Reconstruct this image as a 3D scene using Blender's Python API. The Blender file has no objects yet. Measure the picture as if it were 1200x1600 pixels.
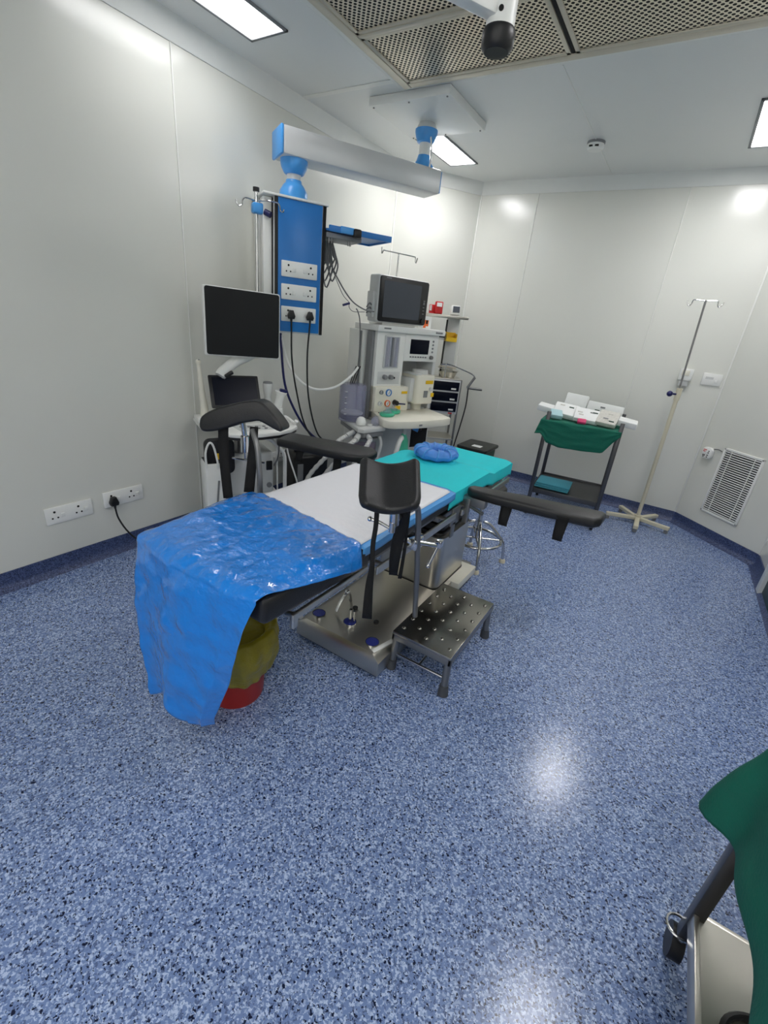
import bpy, bmesh, math, random
from mathutils import Matrix, Vector, noise
random.seed(4)
PI = math.pi
C = bpy.context.scene.collection
SC = bpy.context.scene

# ------------------------------------------------------------------ camera, exposure
CZ = 2.87                                   # ceiling height
def cam_setup():
    yaw, pit, roll = (math.radians(v) for v in (-30.4, 23.13, 6.0))
    fwd = Vector((math.sin(yaw)*math.cos(pit), math.cos(yaw)*math.cos(pit), -math.sin(pit)))
    right = Vector((math.cos(yaw), -math.sin(yaw), 0)); up = right.cross(fwd)
    c, s = math.cos(roll), math.sin(roll)
    r2 = c*right + s*up; u2 = -s*right + c*up
    cd = bpy.data.cameras.new('camera'); co = bpy.data.objects.new('camera', cd); C.objects.link(co)
    co.matrix_world = Matrix(((r2.x, u2.x, -fwd.x, 0), (r2.y, u2.y, -fwd.y, 0), (r2.z, u2.z, -fwd.z, 1.55), (0, 0, 0, 1)))
    cd.sensor_fit = 'VERTICAL'; cd.sensor_height = 36; cd.lens = 36*704.5/1600; cd.clip_start = .02
    SC.camera = co
cam_setup()
vs = SC.view_settings
vs.view_transform = 'Standard'; vs.look = 'None'; vs.gamma = 1; vs.use_curve_mapping = False
vs.exposure = 0.66
LIGHT = 18.0                                # radiance of the ceiling panels
w = bpy.data.worlds.new('world'); SC.world = w; w.use_nodes = True
w.node_tree.nodes['Background'].inputs[0].default_value = (.8, .85, .9, 1)
w.node_tree.nodes['Background'].inputs[1].default_value = .05
al = bpy.data.lights.new('rear_fill', 'AREA'); al.shape = 'RECTANGLE'; al.size = 2.6; al.size_y = 2.2; al.energy = 9; al.color = (1, .985, .96)
ao = bpy.data.objects.new('rear_fill', al); C.objects.link(ao); ao.location = (-.2, -1.5, 1.45); ao.rotation_euler = (math.pi/2, 0, 0)   # added soft fill behind the viewer; the wall there has no opening

# ------------------------------------------------------------------ materials
def lin(c):
    return tuple((v/12.92 if v <= .04045 else ((v+.055)/1.055)**2.4) for v in (x/255 for x in c))
def mat(name, rgb, rough=.5, metal=0, var=.06, scale=18, bump=0, bscale=60, alpha=1, coat=0, trans=0, stretch=None, spec=.5):
    m = bpy.data.materials.new(name); m.use_nodes = True
    nt = m.node_tree; b = nt.nodes['Principled BSDF']
    tc = nt.nodes.new('ShaderNodeTexCoord'); src = tc.outputs['Object']
    if stretch:
        mp = nt.nodes.new('ShaderNodeMapping'); mp.inputs['Scale'].default_value = stretch
        nt.links.new(src, mp.inputs[0]); src = mp.outputs[0]
    n = nt.nodes.new('ShaderNodeTexNoise'); n.inputs['Scale'].default_value = scale; n.inputs['Detail'].default_value = 4
    nt.links.new(src, n.inputs['Vector'])
    mx = nt.nodes.new('ShaderNodeMix'); mx.data_type = 'RGBA'
    l = lin(rgb)
    mx.inputs[6].default_value = tuple(max(0, v*(1-var)) for v in l)+(1,)
    mx.inputs[7].default_value = tuple(min(1, v*(1+var)) for v in l)+(1,)
    nt.links.new(n.outputs['Fac'], mx.inputs[0]); nt.links.new(mx.outputs[2], b.inputs['Base Color'])
    mr = nt.nodes.new('ShaderNodeMapRange'); mr.inputs[3].default_value = max(0, rough*.88); mr.inputs[4].default_value = min(1, rough*1.12)
    nt.links.new(n.outputs['Fac'], mr.inputs[0]); nt.links.new(mr.outputs[0], b.inputs['Roughness'])
    b.inputs['Metallic'].default_value = metal; b.inputs['Alpha'].default_value = alpha
    b.inputs['Coat Weight'].default_value = coat; b.inputs['Transmission Weight'].default_value = trans
    b.inputs['Specular IOR Level'].default_value = spec
    if bump:
        n2 = nt.nodes.new('ShaderNodeTexNoise'); n2.inputs['Scale'].default_value = bscale; n2.inputs['Detail'].default_value = 3
        nt.links.new(src, n2.inputs['Vector'])
        bp = nt.nodes.new('ShaderNodeBump'); bp.inputs['Strength'].default_value = bump; bp.inputs['Distance'].default_value = .01
        nt.links.new(n2.outputs['Fac'], bp.inputs['Height']); nt.links.new(bp.outputs[0], b.inputs['Normal'])
    return m
def emit(name, rgb, strength):
    m = bpy.data.materials.new(name); m.use_nodes = True; b = m.node_tree.nodes['Principled BSDF']
    b.inputs['Base Color'].default_value = (.9, .9, .9, 1); b.inputs['Emission Color'].default_value = rgb+(1,)
    b.inputs['Emission Strength'].default_value = strength
    return m
def floor_mat(name, base, dark, light, rough, scale=130, ramp=(.13, .3, .62)):
    m = bpy.data.materials.new(name); m.use_nodes = True; nt = m.node_tree; b = nt.nodes['Principled BSDF']
    tc = nt.nodes.new('ShaderNodeTexCoord')
    wp = nt.nodes.new('ShaderNodeTexNoise'); wp.inputs['Scale'].default_value = scale*.8; wp.inputs['Detail'].default_value = 2
    nt.links.new(tc.outputs['Object'], wp.inputs['Vector'])
    ad = nt.nodes.new('ShaderNodeMix'); ad.data_type = 'VECTOR'; ad.inputs[0].default_value = .012
    nt.links.new(tc.outputs['Object'], ad.inputs[4]); nt.links.new(wp.outputs['Color'], ad.inputs[5])
    v = nt.nodes.new('ShaderNodeTexVoronoi'); v.inputs['Scale'].default_value = scale; nt.links.new(ad.outputs[1], v.inputs['Vector'])
    sx = nt.nodes.new('ShaderNodeSeparateColor'); nt.links.new(v.outputs['Color'], sx.inputs[0])
    r = nt.nodes.new('ShaderNodeValToRGB'); r.color_ramp.interpolation = 'CONSTANT'
    e = r.color_ramp.elements
    e[0].position = 0; e[0].color = lin(dark)+(1,)
    e[1].position = ramp[0]; e[1].color = tuple(.45*a+.55*c for a, c in zip(lin(dark), lin(base)))+(1,)
    k = e.new(ramp[1]); k.color = lin(base)+(1,)
    k = e.new(ramp[2]); k.color = tuple(.5*a+.5*c for a, c in zip(lin(light), lin(base)))+(1,)
    k = e.new(.82); k.color = lin(light)+(1,)
    nt.links.new(sx.outputs[0], r.inputs[0]); nt.links.new(r.outputs[0], b.inputs['Base Color'])
    n = nt.nodes.new('ShaderNodeTexNoise'); n.inputs['Scale'].default_value = 3
    nt.links.new(tc.outputs['Object'], n.inputs['Vector'])
    mr = nt.nodes.new('ShaderNodeMapRange'); mr.inputs[3].default_value = rough*.85; mr.inputs[4].default_value = rough*1.15
    nt.links.new(n.outputs['Fac'], mr.inputs[0]); nt.links.new(mr.outputs[0], b.inputs['Roughness'])
    return m
def perforated_mat():
    m = bpy.data.materials.new('perforated_steel'); m.use_nodes = True; nt = m.node_tree; b = nt.nodes['Principled BSDF']
    tc = nt.nodes.new('ShaderNodeTexCoord')
    def cell(off):
        a = nt.nodes.new('ShaderNodeVectorMath'); a.operation = 'MULTIPLY_ADD'
        a.inputs[1].default_value = (1/.028, 1/.034, 0); a.inputs[2].default_value = off
        nt.links.new(tc.outputs['Object'], a.inputs[0])
        f = nt.nodes.new('ShaderNodeVectorMath'); f.operation = 'FRACTION'; nt.links.new(a.outputs[0], f.inputs[0])
        s = nt.nodes.new('ShaderNodeVectorMath'); s.operation = 'SUBTRACT'; s.inputs[1].default_value = (.5, .5, 0); nt.links.new(f.outputs[0], s.inputs[0])
        q = nt.nodes.new('ShaderNodeVectorMath'); q.operation = 'MULTIPLY'; q.inputs[1].default_value = (.028, .034, 0); nt.links.new(s.outputs[0], q.inputs[0])
        L = nt.nodes.new('ShaderNodeVectorMath'); L.operation = 'LENGTH'; nt.links.new(q.outputs[0], L.inputs[0])
        return L.outputs['Value']
    mn = nt.nodes.new('ShaderNodeMath'); mn.operation = 'MINIMUM'
    nt.links.new(cell((0, 0, 0)), mn.inputs[0]); nt.links.new(cell((.5, .5, 0)), mn.inputs[1])
    lt = nt.nodes.new('ShaderNodeMath'); lt.operation = 'LESS_THAN'; lt.inputs[1].default_value = .0078; nt.links.new(mn.outputs[0], lt.inputs[0])
    mx = nt.nodes.new('ShaderNodeMix'); mx.data_type = 'RGBA'
    mx.inputs[6].default_value = lin((214, 207, 190))+(1,); mx.inputs[7].default_value = (.004, .004, .004, 1)
    nt.links.new(lt.outputs[0], mx.inputs[0]); nt.links.new(mx.outputs[2], b.inputs['Base Color'])
    iv = nt.nodes.new('ShaderNodeMath'); iv.operation = 'MULTIPLY_ADD'; iv.inputs[1].default_value = -.9; iv.inputs[2].default_value = .9
    nt.links.new(lt.outputs[0], iv.inputs[0]); nt.links.new(iv.outputs[0], b.inputs['Metallic'])
    b.inputs['Roughness'].default_value = .32
    ro = nt.nodes.new('ShaderNodeMath'); ro.operation = 'MULTIPLY_ADD'; ro.inputs[1].default_value = .6; ro.inputs[2].default_value = .3
    nt.links.new(lt.outputs[0], ro.inputs[0]); nt.links.new(ro.outputs[0], b.inputs['Roughness'])
    return m

M = dict(
    wall=mat('wall_panel', (220, 221, 213), .2, var=.015, scale=3, bump=.03, bscale=5, coat=.0),
    ceil=mat('ceiling_panel', (226, 228, 226), .32, var=.015, scale=3),
    trim=mat('trim_paint', (228, 230, 226), .35, var=.02),
    seam=mat('seam_strip', (234, 235, 230), .35, var=.02),
    floor=floor_mat('floor_vinyl', (114, 136, 182), (18, 26, 54), (180, 197, 226), .21, 210, (.08, .24, .68)),
    skirt=floor_mat('skirting_vinyl', (56, 70, 110), (24, 32, 62), (84, 98, 138), .4, 210),
    steel=mat('brushed_steel', (206, 202, 192), .32, 1, var=.03, scale=3, stretch=(1, 5, 5)),
    dsteel=mat('dull_steel', (136, 136, 136), .36, .85, var=.05, scale=4),
    stool=mat('stool_steel', (158, 155, 148), .24, 1, var=.04, scale=3, stretch=(4, 1, 4)),
    chrome=mat('chrome', (205, 205, 205), .12, 1, var=.04),
    tsteel=mat('trolley_steel', (88, 88, 90), .35, .9, var=.06, scale=5),
    black=mat('black_leather', (28, 28, 29), .42, var=.15, scale=40, bump=.12, bscale=220),
    blackp=mat('black_plastic', (20, 20, 22), .4, var=.1),
    strap=mat('black_strap', (13, 13, 14), .8, var=.2, scale=200),
    screen=mat('dark_screen', (24, 26, 28), .35, var=.05, scale=2, spec=.25),
    screen2=mat('grey_screen', (64, 70, 80), .2, var=.08, scale=3),
    navy=mat('navy_screen', (14, 18, 32), .25, var=.06, scale=3, spec=.1),
    white=mat('white_plastic', (236, 237, 233), .38, var=.02),
    cream=mat('cream_plastic', (232, 229, 214), .4, var=.03),
    lgrey=mat('light_grey_plastic', (206, 208, 206), .4, var=.03),
    mgrey=mat('mid_grey_plastic', (128, 130, 132), .45, var=.05),
    blue=mat('blue_panel', (38, 120, 196), .35, var=.03),
    lblue=mat('light_blue_plastic', (76, 160, 232), .3, var=.03),
    alu=mat('white_aluminium', (212, 214, 214), .35, .2, var=.02),
    sheet=mat('blue_plastic_film', (16, 128, 224), .13, var=.06, scale=9, bump=.8, bscale=34, coat=.7),
    bluefab=mat('blue_backed_film', (82, 160, 228), .4, var=.04),
    pad=mat('white_absorbent_pad', (238, 238, 242), .85, var=.02, scale=30, bump=.15, bscale=40),
    teal=mat('teal_fabric', (28, 208, 216), .8, var=.05, scale=14, bump=.15, bscale=30),
    tealp=mat('folded_teal', (72, 158, 178), .75, var=.05),
    green=mat('green_cotton', (8, 104, 84), .85, var=.12, scale=30, bump=.25, bscale=120),
    cap=mat('blue_nonwoven', (78, 140, 220), .5, var=.3, scale=24, bump=.6, bscale=40),
    red=mat('red_plastic', (168, 34, 22), .4, var=.06),
    redl=mat('red_pack', (200, 30, 34), .4, var=.05),
    yellowbag=mat('yellow_bag', (150, 136, 24), .35, var=.25, scale=14, bump=.6, bscale=30),
    yellow=mat('yellow_plastic', (238, 194, 24), .4, var=.06),
    orange=mat('orange_print', (228, 104, 40), .45, var=.1),
    navyblue=mat('navy_disc', (34, 48, 140), .4, var=.1, scale=120, bump=.3, bscale=400),
    mint=mat('mint_silicone', (76, 200, 160), .3, var=.1, alpha=.8),
    clear=mat('clear_plastic', (176, 178, 200), .08, alpha=.3, var=.05),
    smoke=mat('smoked_plastic', (158, 160, 190), .12, alpha=.33, var=.1),
    pinkg=mat('soda_lime', (168, 132, 142), .8, var=.3, scale=80, bump=.3, bscale=120),
    darkgreen=mat('dark_green_plastic', (14, 58, 44), .45, var=.1),
    lid=mat('dark_lid', (34, 36, 34), .4, var=.1),
    hose=mat('white_hose', (214, 214, 210), .4, var=.04, bump=.4, bscale=90, stretch=(1, 1, 1)),
    cable=mat('black_rubber', (14, 14, 15), .45, var=.1),
    bcable=mat('navy_rubber', (18, 22, 84), .4, var=.1),
    gcable=mat('grey_rubber', (104, 106, 108), .45, var=.1),
    rubber=mat('grey_rubber_foot', (74, 76, 80), .6, var=.1),
    ivory=mat('ivory_enamel', (214, 208, 184), .4, var=.03),
    doorg=mat('dark_door', (30, 52, 54), .4, var=.08),
    perf=perforated_mat(),
    dark=mat('dark_gap', (10, 10, 10), .8, var=.1),
    beige=mat('beige_steel', (200, 193, 176), .38, .3, var=.1, scale=8),
    lamp=emit('led_panel', (1, .985, 1), LIGHT),
    lamp_dim=emit('led_panel_dim', (1, .985, 1), LIGHT*.38),  # same panel with emission lowered so the left wall does not burn out
    paper=mat('white_paper', (236, 238, 236), .6, var=.02),
    printp=mat('printed_pack', (206, 204, 196), .5, var=.22, scale=60),
    palecyan=mat('pale_cyan_wrap', (178, 214, 220), .4, var=.06),
    pink=mat('pink_print', (206, 60, 110), .5, var=.1),
)

# ------------------------------------------------------------------ mesh builder
def rotm(rx=0, ry=0, rz=0):
    return Matrix.Rotation(rz, 4, 'Z') @ Matrix.Rotation(ry, 4, 'Y') @ Matrix.Rotation(rx, 4, 'X')
def frame_to(d):
    d = Vector(d).normalized(); return d.to_track_quat('Z', 'Y').to_matrix().to_4x4()
class MB:
    def __init__(s): s.bm = bmesh.new()
    def add(s, tmp, mtx=None):
        if mtx is not None: bmesh.ops.transform(tmp, matrix=mtx, verts=tmp.verts)
        me = bpy.data.meshes.new('t'); tmp.to_mesh(me); tmp.free(); s.bm.from_mesh(me); bpy.data.meshes.remove(me); return s
    def box(s, c, d, bev=0, rot=None, seg=2, mtx=None):
        t = bmesh.new(); bmesh.ops.create_cube(t, size=1)
        bmesh.ops.scale(t, vec=d, verts=t.verts)
        if bev: bmesh.ops.bevel(t, geom=t.edges[:], offset=min(bev, min(d)*.49), segments=seg, affect='EDGES', profile=.5)
        m = Matrix.Translation(c) @ (rotm(*rot) if rot else Matrix())
        return s.add(t, (mtx @ m) if mtx is not None else m)
    def ab(s, a, b, bev=0, seg=2):
        return s.box([(p+q)/2 for p, q in zip(a, b)], [abs(q-p) for p, q in zip(a, b)], bev, seg=seg)
    def cyl(s, p0, p1, r0, r1=None, n=16):
        p0, p1 = Vector(p0), Vector(p1); r1 = r0 if r1 is None else r1
        t = bmesh.new(); bmesh.ops.create_cone(t, cap_ends=True, segments=n, radius1=r0, radius2=r1, depth=(p1-p0).length)
        return s.add(t, Matrix.Translation((p0+p1)/2) @ frame_to(p1-p0))
    def sph(s, c, r, sc=(1, 1, 1), n=16):
        t = bmesh.new(); bmesh.ops.create_uvsphere(t, u_segments=n, v_segments=max(6, n//2), radius=r)
        return s.add(t, Matrix.Translation(c) @ Matrix.Diagonal((*sc, 1)))
    def tube(s, pts, r, n=8, closed=False, smooth=4):
        P = [Vector(p) for p in pts]
        if smooth > 1: P = spline(P, smooth, closed)
        t = bmesh.new(); rings = []; N = len(P); up = None
        for i, p in enumerate(P):
            if closed: d = P[(i+1) % N]-P[i-1]
            else: d = P[min(i+1, N-1)]-P[max(i-1, 0)]
            d.normalize()
            if up is None: up = d.orthogonal().normalized()
            up = (up-d*up.dot(d)).normalized(); q = d.cross(up)
            rr = r(i/(N-1)) if callable(r) else r
            rings.append([t.verts.new(p+(up*math.cos(2*PI*k/n)+q*math.sin(2*PI*k/n))*rr) for k in range(n)])
        for i in range(N if closed else N-1):
            a, b = rings[i], rings[(i+1) % N]
            for k in range(n): t.faces.new((a[k], a[(k+1) % n], b[(k+1) % n], b[k]))
        if not closed: t.faces.new(rings[0][::-1]); t.faces.new(rings[-1])
        bmesh.ops.recalc_face_normals(t, faces=t.faces)
        return s.add(t)
    def lathe(s, prof, c=(0, 0, 0), n=24, mtx=None, close=False):
        t = bmesh.new(); rings = []
        for r, z in prof:
            rings.append([t.verts.new((max(r, 1e-4)*math.cos(2*PI*k/n), max(r, 1e-4)*math.sin(2*PI*k/n), z)) for k in range(n)])
        L = len(rings)
        for i in range(L if close else L-1):
            a, b = rings[i], rings[(i+1) % L]
            for k in range(n): t.faces.new((a[k], a[(k+1) % n], b[(k+1) % n], b[k]))
        if not close: t.faces.new(rings[0][::-1]); t.faces.new(rings[-1])
        bmesh.ops.recalc_face_normals(t, faces=t.faces)
        return s.add(t, Matrix.Translation(c) @ (mtx if mtx is not None else Matrix()))
    def slab(s, poly, z0, z1, bev=0, mtx=None, seg=2):
        t = bmesh.new(); vs_ = [t.verts.new((x, y, z0)) for x, y in poly]; f = t.faces.new(vs_)
        g = bmesh.ops.extrude_face_region(t, geom=[f]); up = [v for v in g['geom'] if isinstance(v, bmesh.types.BMVert)]
        bmesh.ops.translate(t, vec=(0, 0, z1-z0), verts=up)
        bmesh.ops.recalc_face_normals(t, faces=t.faces)
        if bev:
            E = [e for e in t.edges if abs(e.verts[0].co.z-e.verts[1].co.z) < 1e-6]
            bmesh.ops.bevel(t, geom=E, offset=bev, segments=seg, affect='EDGES', profile=.5)
        return s.add(t, mtx)
    def grid(s, fn, nu, nv, closed_u=False):
        t = bmesh.new(); V = [[t.verts.new(fn(i/(nu if closed_u else nu-1), j/(nv-1))) for i in range(nu)] for j in range(nv)]
        for j in range(nv-1):
            for i in range(nu if closed_u else nu-1):
                t.faces.new((V[j][i], V[j][(i+1) % nu], V[j+1][(i+1) % nu], V[j+1][i]))
        bmesh.ops.recalc_face_normals(t, faces=t.faces)
        return s.add(t)
    def build(s, name, m, parent=None, thick=0, sub=0, flip=False, ang=42, off=-1):
        me = bpy.data.meshes.new(name)
        for f in s.bm.faces: f.smooth = True
        s.bm.to_mesh(me); s.bm.free(); me.set_sharp_from_angle(angle=math.radians(ang))
        o = bpy.data.objects.new(name, me); C.objects.link(o); me.materials.append(M[m] if isinstance(m, str) else m)
        if parent is not None: o.parent = parent
        if thick:
            k = o.modifiers.new('solid', 'SOLIDIFY'); k.thickness = thick; k.offset = off
        if sub:
            k = o.modifiers.new('sub', 'SUBSURF'); k.levels = sub; k.render_levels = sub
        return o
def spline(P, k, closed=False):
    out = []; N = len(P)
    for i in range(N if closed else N-1):
        p0 = P[i-1] if (closed or i > 0) else P[0]*2-P[1]
        p1, p2 = P[i], P[(i+1) % N]
        p3 = P[(i+2) % N] if (closed or i+2 < N) else P[-1]*2-P[-2]
        for j in range(k):
            t = j/k; out.append(.5*((2*p1)+(p2-p0)*t+(2*p0-5*p1+4*p2-p3)*t*t+(3*p1-p0-3*p2+p3)*t**3))
    if not closed: out.append(P[-1].copy())
    return out
def rrect(x0, y0, x1, y1, r, n=5):
    out = []
    for cx, cy, a in ((x1-r, y1-r, 0), (x0+r, y1-r, 90), (x0+r, y0+r, 180), (x1-r, y0+r, 270)):
        for k in range(n+1):
            t = math.radians(a+90*k/n); out.append((cx+r*math.cos(t), cy+r*math.sin(t)))
    return out
def tag(o, label, cat=None, group=None, kind=None):
    if label: o['label'] = label
    if cat: o['category'] = cat
    if group: o['group'] = group
    if kind: o['kind'] = kind
    return o
def thing(name, label, cat, loc=(0, 0, 0), rz=0, group=None):
    o = bpy.data.objects.new(name, None); C.objects.link(o); o.location = loc; o.rotation_euler = (0, 0, rz)
    o.empty_display_size = .1
    return tag(o, label, cat, group)
def struct(o, label=None): o['kind'] = 'structure'; return tag(o, label) if label else o
def copy_tree(o, parent=None):
    c = o.copy(); C.objects.link(c)
    if parent is not None: c.parent = parent
    for ch in list(o.children): copy_tree(ch, c)
    return c
def XZ(y):                                  # maps slab (x, y, z) so the outline stands in the xz plane, extruded towards -y
    return Matrix(((1, 0, 0, 0), (0, 0, -1, y), (0, 1, 0, 0), (0, 0, 0, 1)))

# ------------------------------------------------------------------ the room
P4 = [(-2.75, -1.6), (.945, -1.6), (.945, 4.405), (.33, 5.02), (-2.2, 5.02), (-2.75, 4.29)]
b = MB(); b.slab(P4, -.08, 0); struct(b.build('floor', 'floor'))
b = MB(); b.slab(P4, CZ, CZ+.08); struct(b.build('ceiling', 'ceil'))
wn = ['wall_front', 'wall_right', 'wall_right_chamfer', 'wall_back', 'wall_left_chamfer', 'wall_left']
def offs(i, d):                             # polygon corner i moved d into the room
    a, p, c = (Vector(P4[(i+k) % 6]) for k in (-1, 0, 1))
    e1, e2 = (p-a).normalized(), (c-p).normalized()
    n1, n2 = Vector((-e1.y, e1.x)), Vector((-e2.y, e2.x))
    return p+(n1+n2)*(d/(1+n1.dot(n2)))
def sweep(i, prof, name, m):
    t = bmesh.new()
    A = [t.verts.new((*offs(i, d), z)) for d, z in prof]; B = [t.verts.new((*offs((i+1) % 6, d), z)) for d, z in prof]
    n = len(prof)
    for k in range(n): t.faces.new((A[k], A[(k+1) % n], B[(k+1) % n], B[k]))
    t.faces.new(A[::-1]); t.faces.new(B); bmesh.ops.recalc_face_normals(t, faces=t.faces)
    o = MB().add(t).build(name, m); return struct(o)
for i in range(6):
    sweep(i, [(0, -.02), (0, CZ+.02), (-.08, CZ+.02), (-.08, -.02)], wn[i], 'wall')
    sweep(i, [(.0005, 0), (.0005, .1), (.008, .1), (.009, .045), (.018, .018), (.045, .002), (.05, 0)], 'baseboard_'+wn[i][5:], 'skirt')
    sweep(i, [(.0005, CZ), (.0005, CZ-.1), (.006, CZ-.1), (.012, CZ-.09), (.026, CZ-.05), (.052, CZ-.014), (.058, CZ)], 'trim_%d' % (i+1), 'trim')
# joint strips of the wall and ceiling panels
k = 7
def strip(a, b_, wdt=.012, m='seam'):
    global k
    a, b_ = Vector(a), Vector(b_)
    th = .004 if a.z > 2.8 and b_.z > 2.8 else wdt
    o = MB().box((a+b_)/2, [max(wdt if j < 2 else th, abs(b_[j]-a[j])) for j in range(3)], .001).build('trim_%d' % k, m); k += 1
    return struct(o)
for y in (1.97,): strip((-2.747, y, .1), (-2.747, y, CZ-.1), .006)
for x in (-1.62, -.37): strip((x, 5.017, .1), (x, 5.017, CZ-.1), .006)
for (x, y) in ((-2.2, 5.02), (-2.75, 4.29), (.33, 5.02), (.945, 4.405)):
    i = P4.index((x, y)); q = offs(i, .004)
    strip((q.x, q.y, .1), (q.x, q.y, CZ-.1), .012)
strip((-1.0, 3.08, CZ-.001), (-1.0, 4.96, CZ-.001), .006)
strip((-2.69, 2.935, CZ-.002), (-1.98, 2.935, CZ-.002), .045)
strip((.14, 2.935, CZ-.002), (.88, 2.935, CZ-.002), .045)
# the door at the far right
d = MB().ab((.925, 2.7, 0), (.944, 3.9, 2.2)).build('door_1', 'doorg'); struct(d, 'dark door in the right wall')
f = MB(); f.ab((.90, 3.84, 0), (.944, 3.92, 2.22), .004); f.ab((.90, 2.68, 0), (.944, 2.76, 2.22), .004); f.ab((.90, 2.7, 2.16), (.944, 3.9, 2.24), .004)
f.build('door_frame', 'trim', d)

# ceiling LED panels
def ceiling_light(x0, y0, x1, y1, label, m='lamp'):
    t = thing('ceiling_light', label, 'ceiling light', ((x0+x1)/2, (y0+y1)/2, CZ), 0, 'recessed ceiling light panels')
    dx, dy = (x1-x0)/2, (y1-y0)/2
    fr = MB()
    for s in (-1, 1):
        fr.box((s*(dx+.011), 0, -.003), (.018, 2*dy+.04, .012), .002); fr.box((0, s*(dy+.011), -.003), (2*dx+.04, .018, .012), .002)
    fr.build('frame', 'mgrey', t)
    MB().box((0, 0, -.0025), (2*dx, 2*dy, .004)).build('diffuser', m, t)
    return t
ceiling_light(-2.475, 1.62, -2.245, 2.28, 'glowing ceiling light panel cut by the top of the photo, close to the left wall', 'lamp_dim')
ceiling_light(-2.275, 3.76, -2.045, 4.42, 'glowing white ceiling light panel behind the pendant mounting plate, near the back left corner')
ceiling_light(-.05, 3.79, .18, 4.51, 'glowing ceiling light panel cut by the right edge of the photo')
ceiling_light(.28, 1.62, .51, 2.28, 'white ceiling light panel to the right of the perforated air diffuser')
ceiling_light(-1.1, -1.45, -.4, -1.2, 'added white ceiling light panel behind the viewer, for fill')  # extra unseen panel, added to brighten the room
ceiling_light(.28, -.7, .51, -.04, 'white ceiling light panel behind the viewer on the right')

# perforated laminar air diffuser
t = thing('ceiling_air_diffuser', 'large perforated steel laminar air diffuser in the ceiling above the operating table', 'air diffuser', (-.91, 2.0, CZ))
X0, X1, Y0, Y1 = -1.01, 1.0, -1.1, .99
f = MB()
for s0, s1 in ((X0, X0+.05), (X1-.05, X1)): f.ab((s0, Y0, -.03), (s1, Y1, 0), .004)
for s0, s1 in ((Y0, Y0+.05), (Y1-.05, Y1)): f.ab((X0+.05, s0, -.028), (X1-.05, s1, 0), .004)
f.build('outer_frame', 'beige', t)
f = MB()
for x0, x1, y0, y1 in ((X0-.05, X0, Y0-.05, Y1+.05), (X1, X1+.05, Y0-.05, Y1+.05), (X0, X1, Y0-.05, Y0), (X0, X1, Y1, Y1+.05)): f.ab((x0, y0, -.012), (x1, y1, 0), .003)
f.build('border_strip', 'trim', t)
MB().ab((-.008, Y0+.05, -.022), (.008, Y1-.05, -.001)).build('centre_gap', 'dark', t)
rows = [(.45, .94), (-.07, .42), (-.59, -.1), (-1.05, -.62)]
for y0, y1 in rows:
    for x0, x1 in ((X0+.05, -.012), (.012, X1-.05)):
        p = MB()
        for a, c in (((x0, y0, -.026), (x0+.022, y1, -.004)), ((x1-.022, y0, -.026), (x1, y1, -.004)), ((x0, y0, -.026), (x1, y0+.022, -.004)), ((x0, y1-.022, -.026), (x1, y1, -.004))): p.ab(a, c, .002)
        q = p.build('panel_rim', 'beige', t)
        MB().ab((x0+.02, y0+.02, -.02), (x1-.02, y1-.02, -.012)).build('perforated_sheet', 'perf', q)
for y0 in (.42, -.1, -.62): MB().ab((X0+.05, y0, -.03), (X1-.05, y0+.03, -.002), .006).build('cross_bar', 'beige', t)

# smoke detector
t = thing('smoke_detector', 'small round white smoke detector on the ceiling seam', 'smoke detector', (-1.005, 4.19, CZ))
MB().lathe([(.02, 0), (.062, 0), (.062, -.012), (.058, -.016), (.02, -.016)]).build('base', 'mgrey', t)
MB().lathe([(.02, -.014), (.058, -.015), (.06, -.035), (.05, -.05), (.02, -.053)]).build('cover', 'white', t)
v = MB()
for a in (-.02, .02): v.box((a, -.053, -.036), (.026, .012, .01), .002)
v.build('sensing_slot', 'dark', t)

# ------------------------------------------------------------------ wall fittings
def socket_plate(name, label, loc, rz, n=2, wd=.25, ht=.1, parent=None, group='double socket plates', sw=True):
    if parent is None: t = thing(name, label, 'socket plate', loc, rz, group)
    else: t = None
    p = MB().box((0, -.006, 0), (wd, .012, ht), .005).build('socket_plate' if parent is not None else 'plate', 'white', parent if parent is not None else t)
    host = parent if parent is not None else t
    kids = [p]
    for i in range(n):
        cx = (-wd/4 if i == 0 else wd/4); sgn = 1 if (i == 0 or parent is None) else -1
        for q, zq, rq in ((0, .022, .0066), (-.014, -.014, .005), (.014, -.014, .005)):
            kids.append(MB().cyl((cx-sgn*.015+q, -.0115, zq), (cx-sgn*.015+q, -.0132, zq), rq, n=10).build('socket_hole', 'dark', host))
        kids.append(MB().box((cx+sgn*.024, -.0135, -.004), (.022, .008, .026), .003, rot=(.12, 0, 0)).build('switch', 'white', host))
    if parent is not None:
        for o in kids: o.location = loc
    return t if parent is None else p
PL = PI/2                                    # local -y faces +x for things on the left wall
def plug(parent, x, z, m='blackp'):
    q = MB(); q.slab([(x-.026, z-.012), (x-.02, z-.03), (x+.02, z-.03), (x+.026, z-.012), (x+.012, z+.026), (x-.012, z+.026)], .013, .05, .008, XZ(0))
    q.cyl((x, -.035, z-.025), (x, -.035, z-.05), .009, .006)
    return q.build('plug', m, parent)
socket_plate('socket_plate', 'white double socket plate low on the left wall with both sockets empty', (-2.75, 1.092, .349), PL)
socket_plate('socket_plate', 'white double socket plate low on the left wall with a black plug in it', (-2.75, 1.408, .361), PL)
socket_plate('socket_plate', 'white socket plate on the left wall half hidden behind the ultrasound cart', (-2.75, 2.745, .36), PL)
t = thing('power_cord', 'black plug and cord running from the low wall socket down to the floor', 'power cord', (-2.75, 1.345, .355), PL)
plug(t, -.012, 0)
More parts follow.
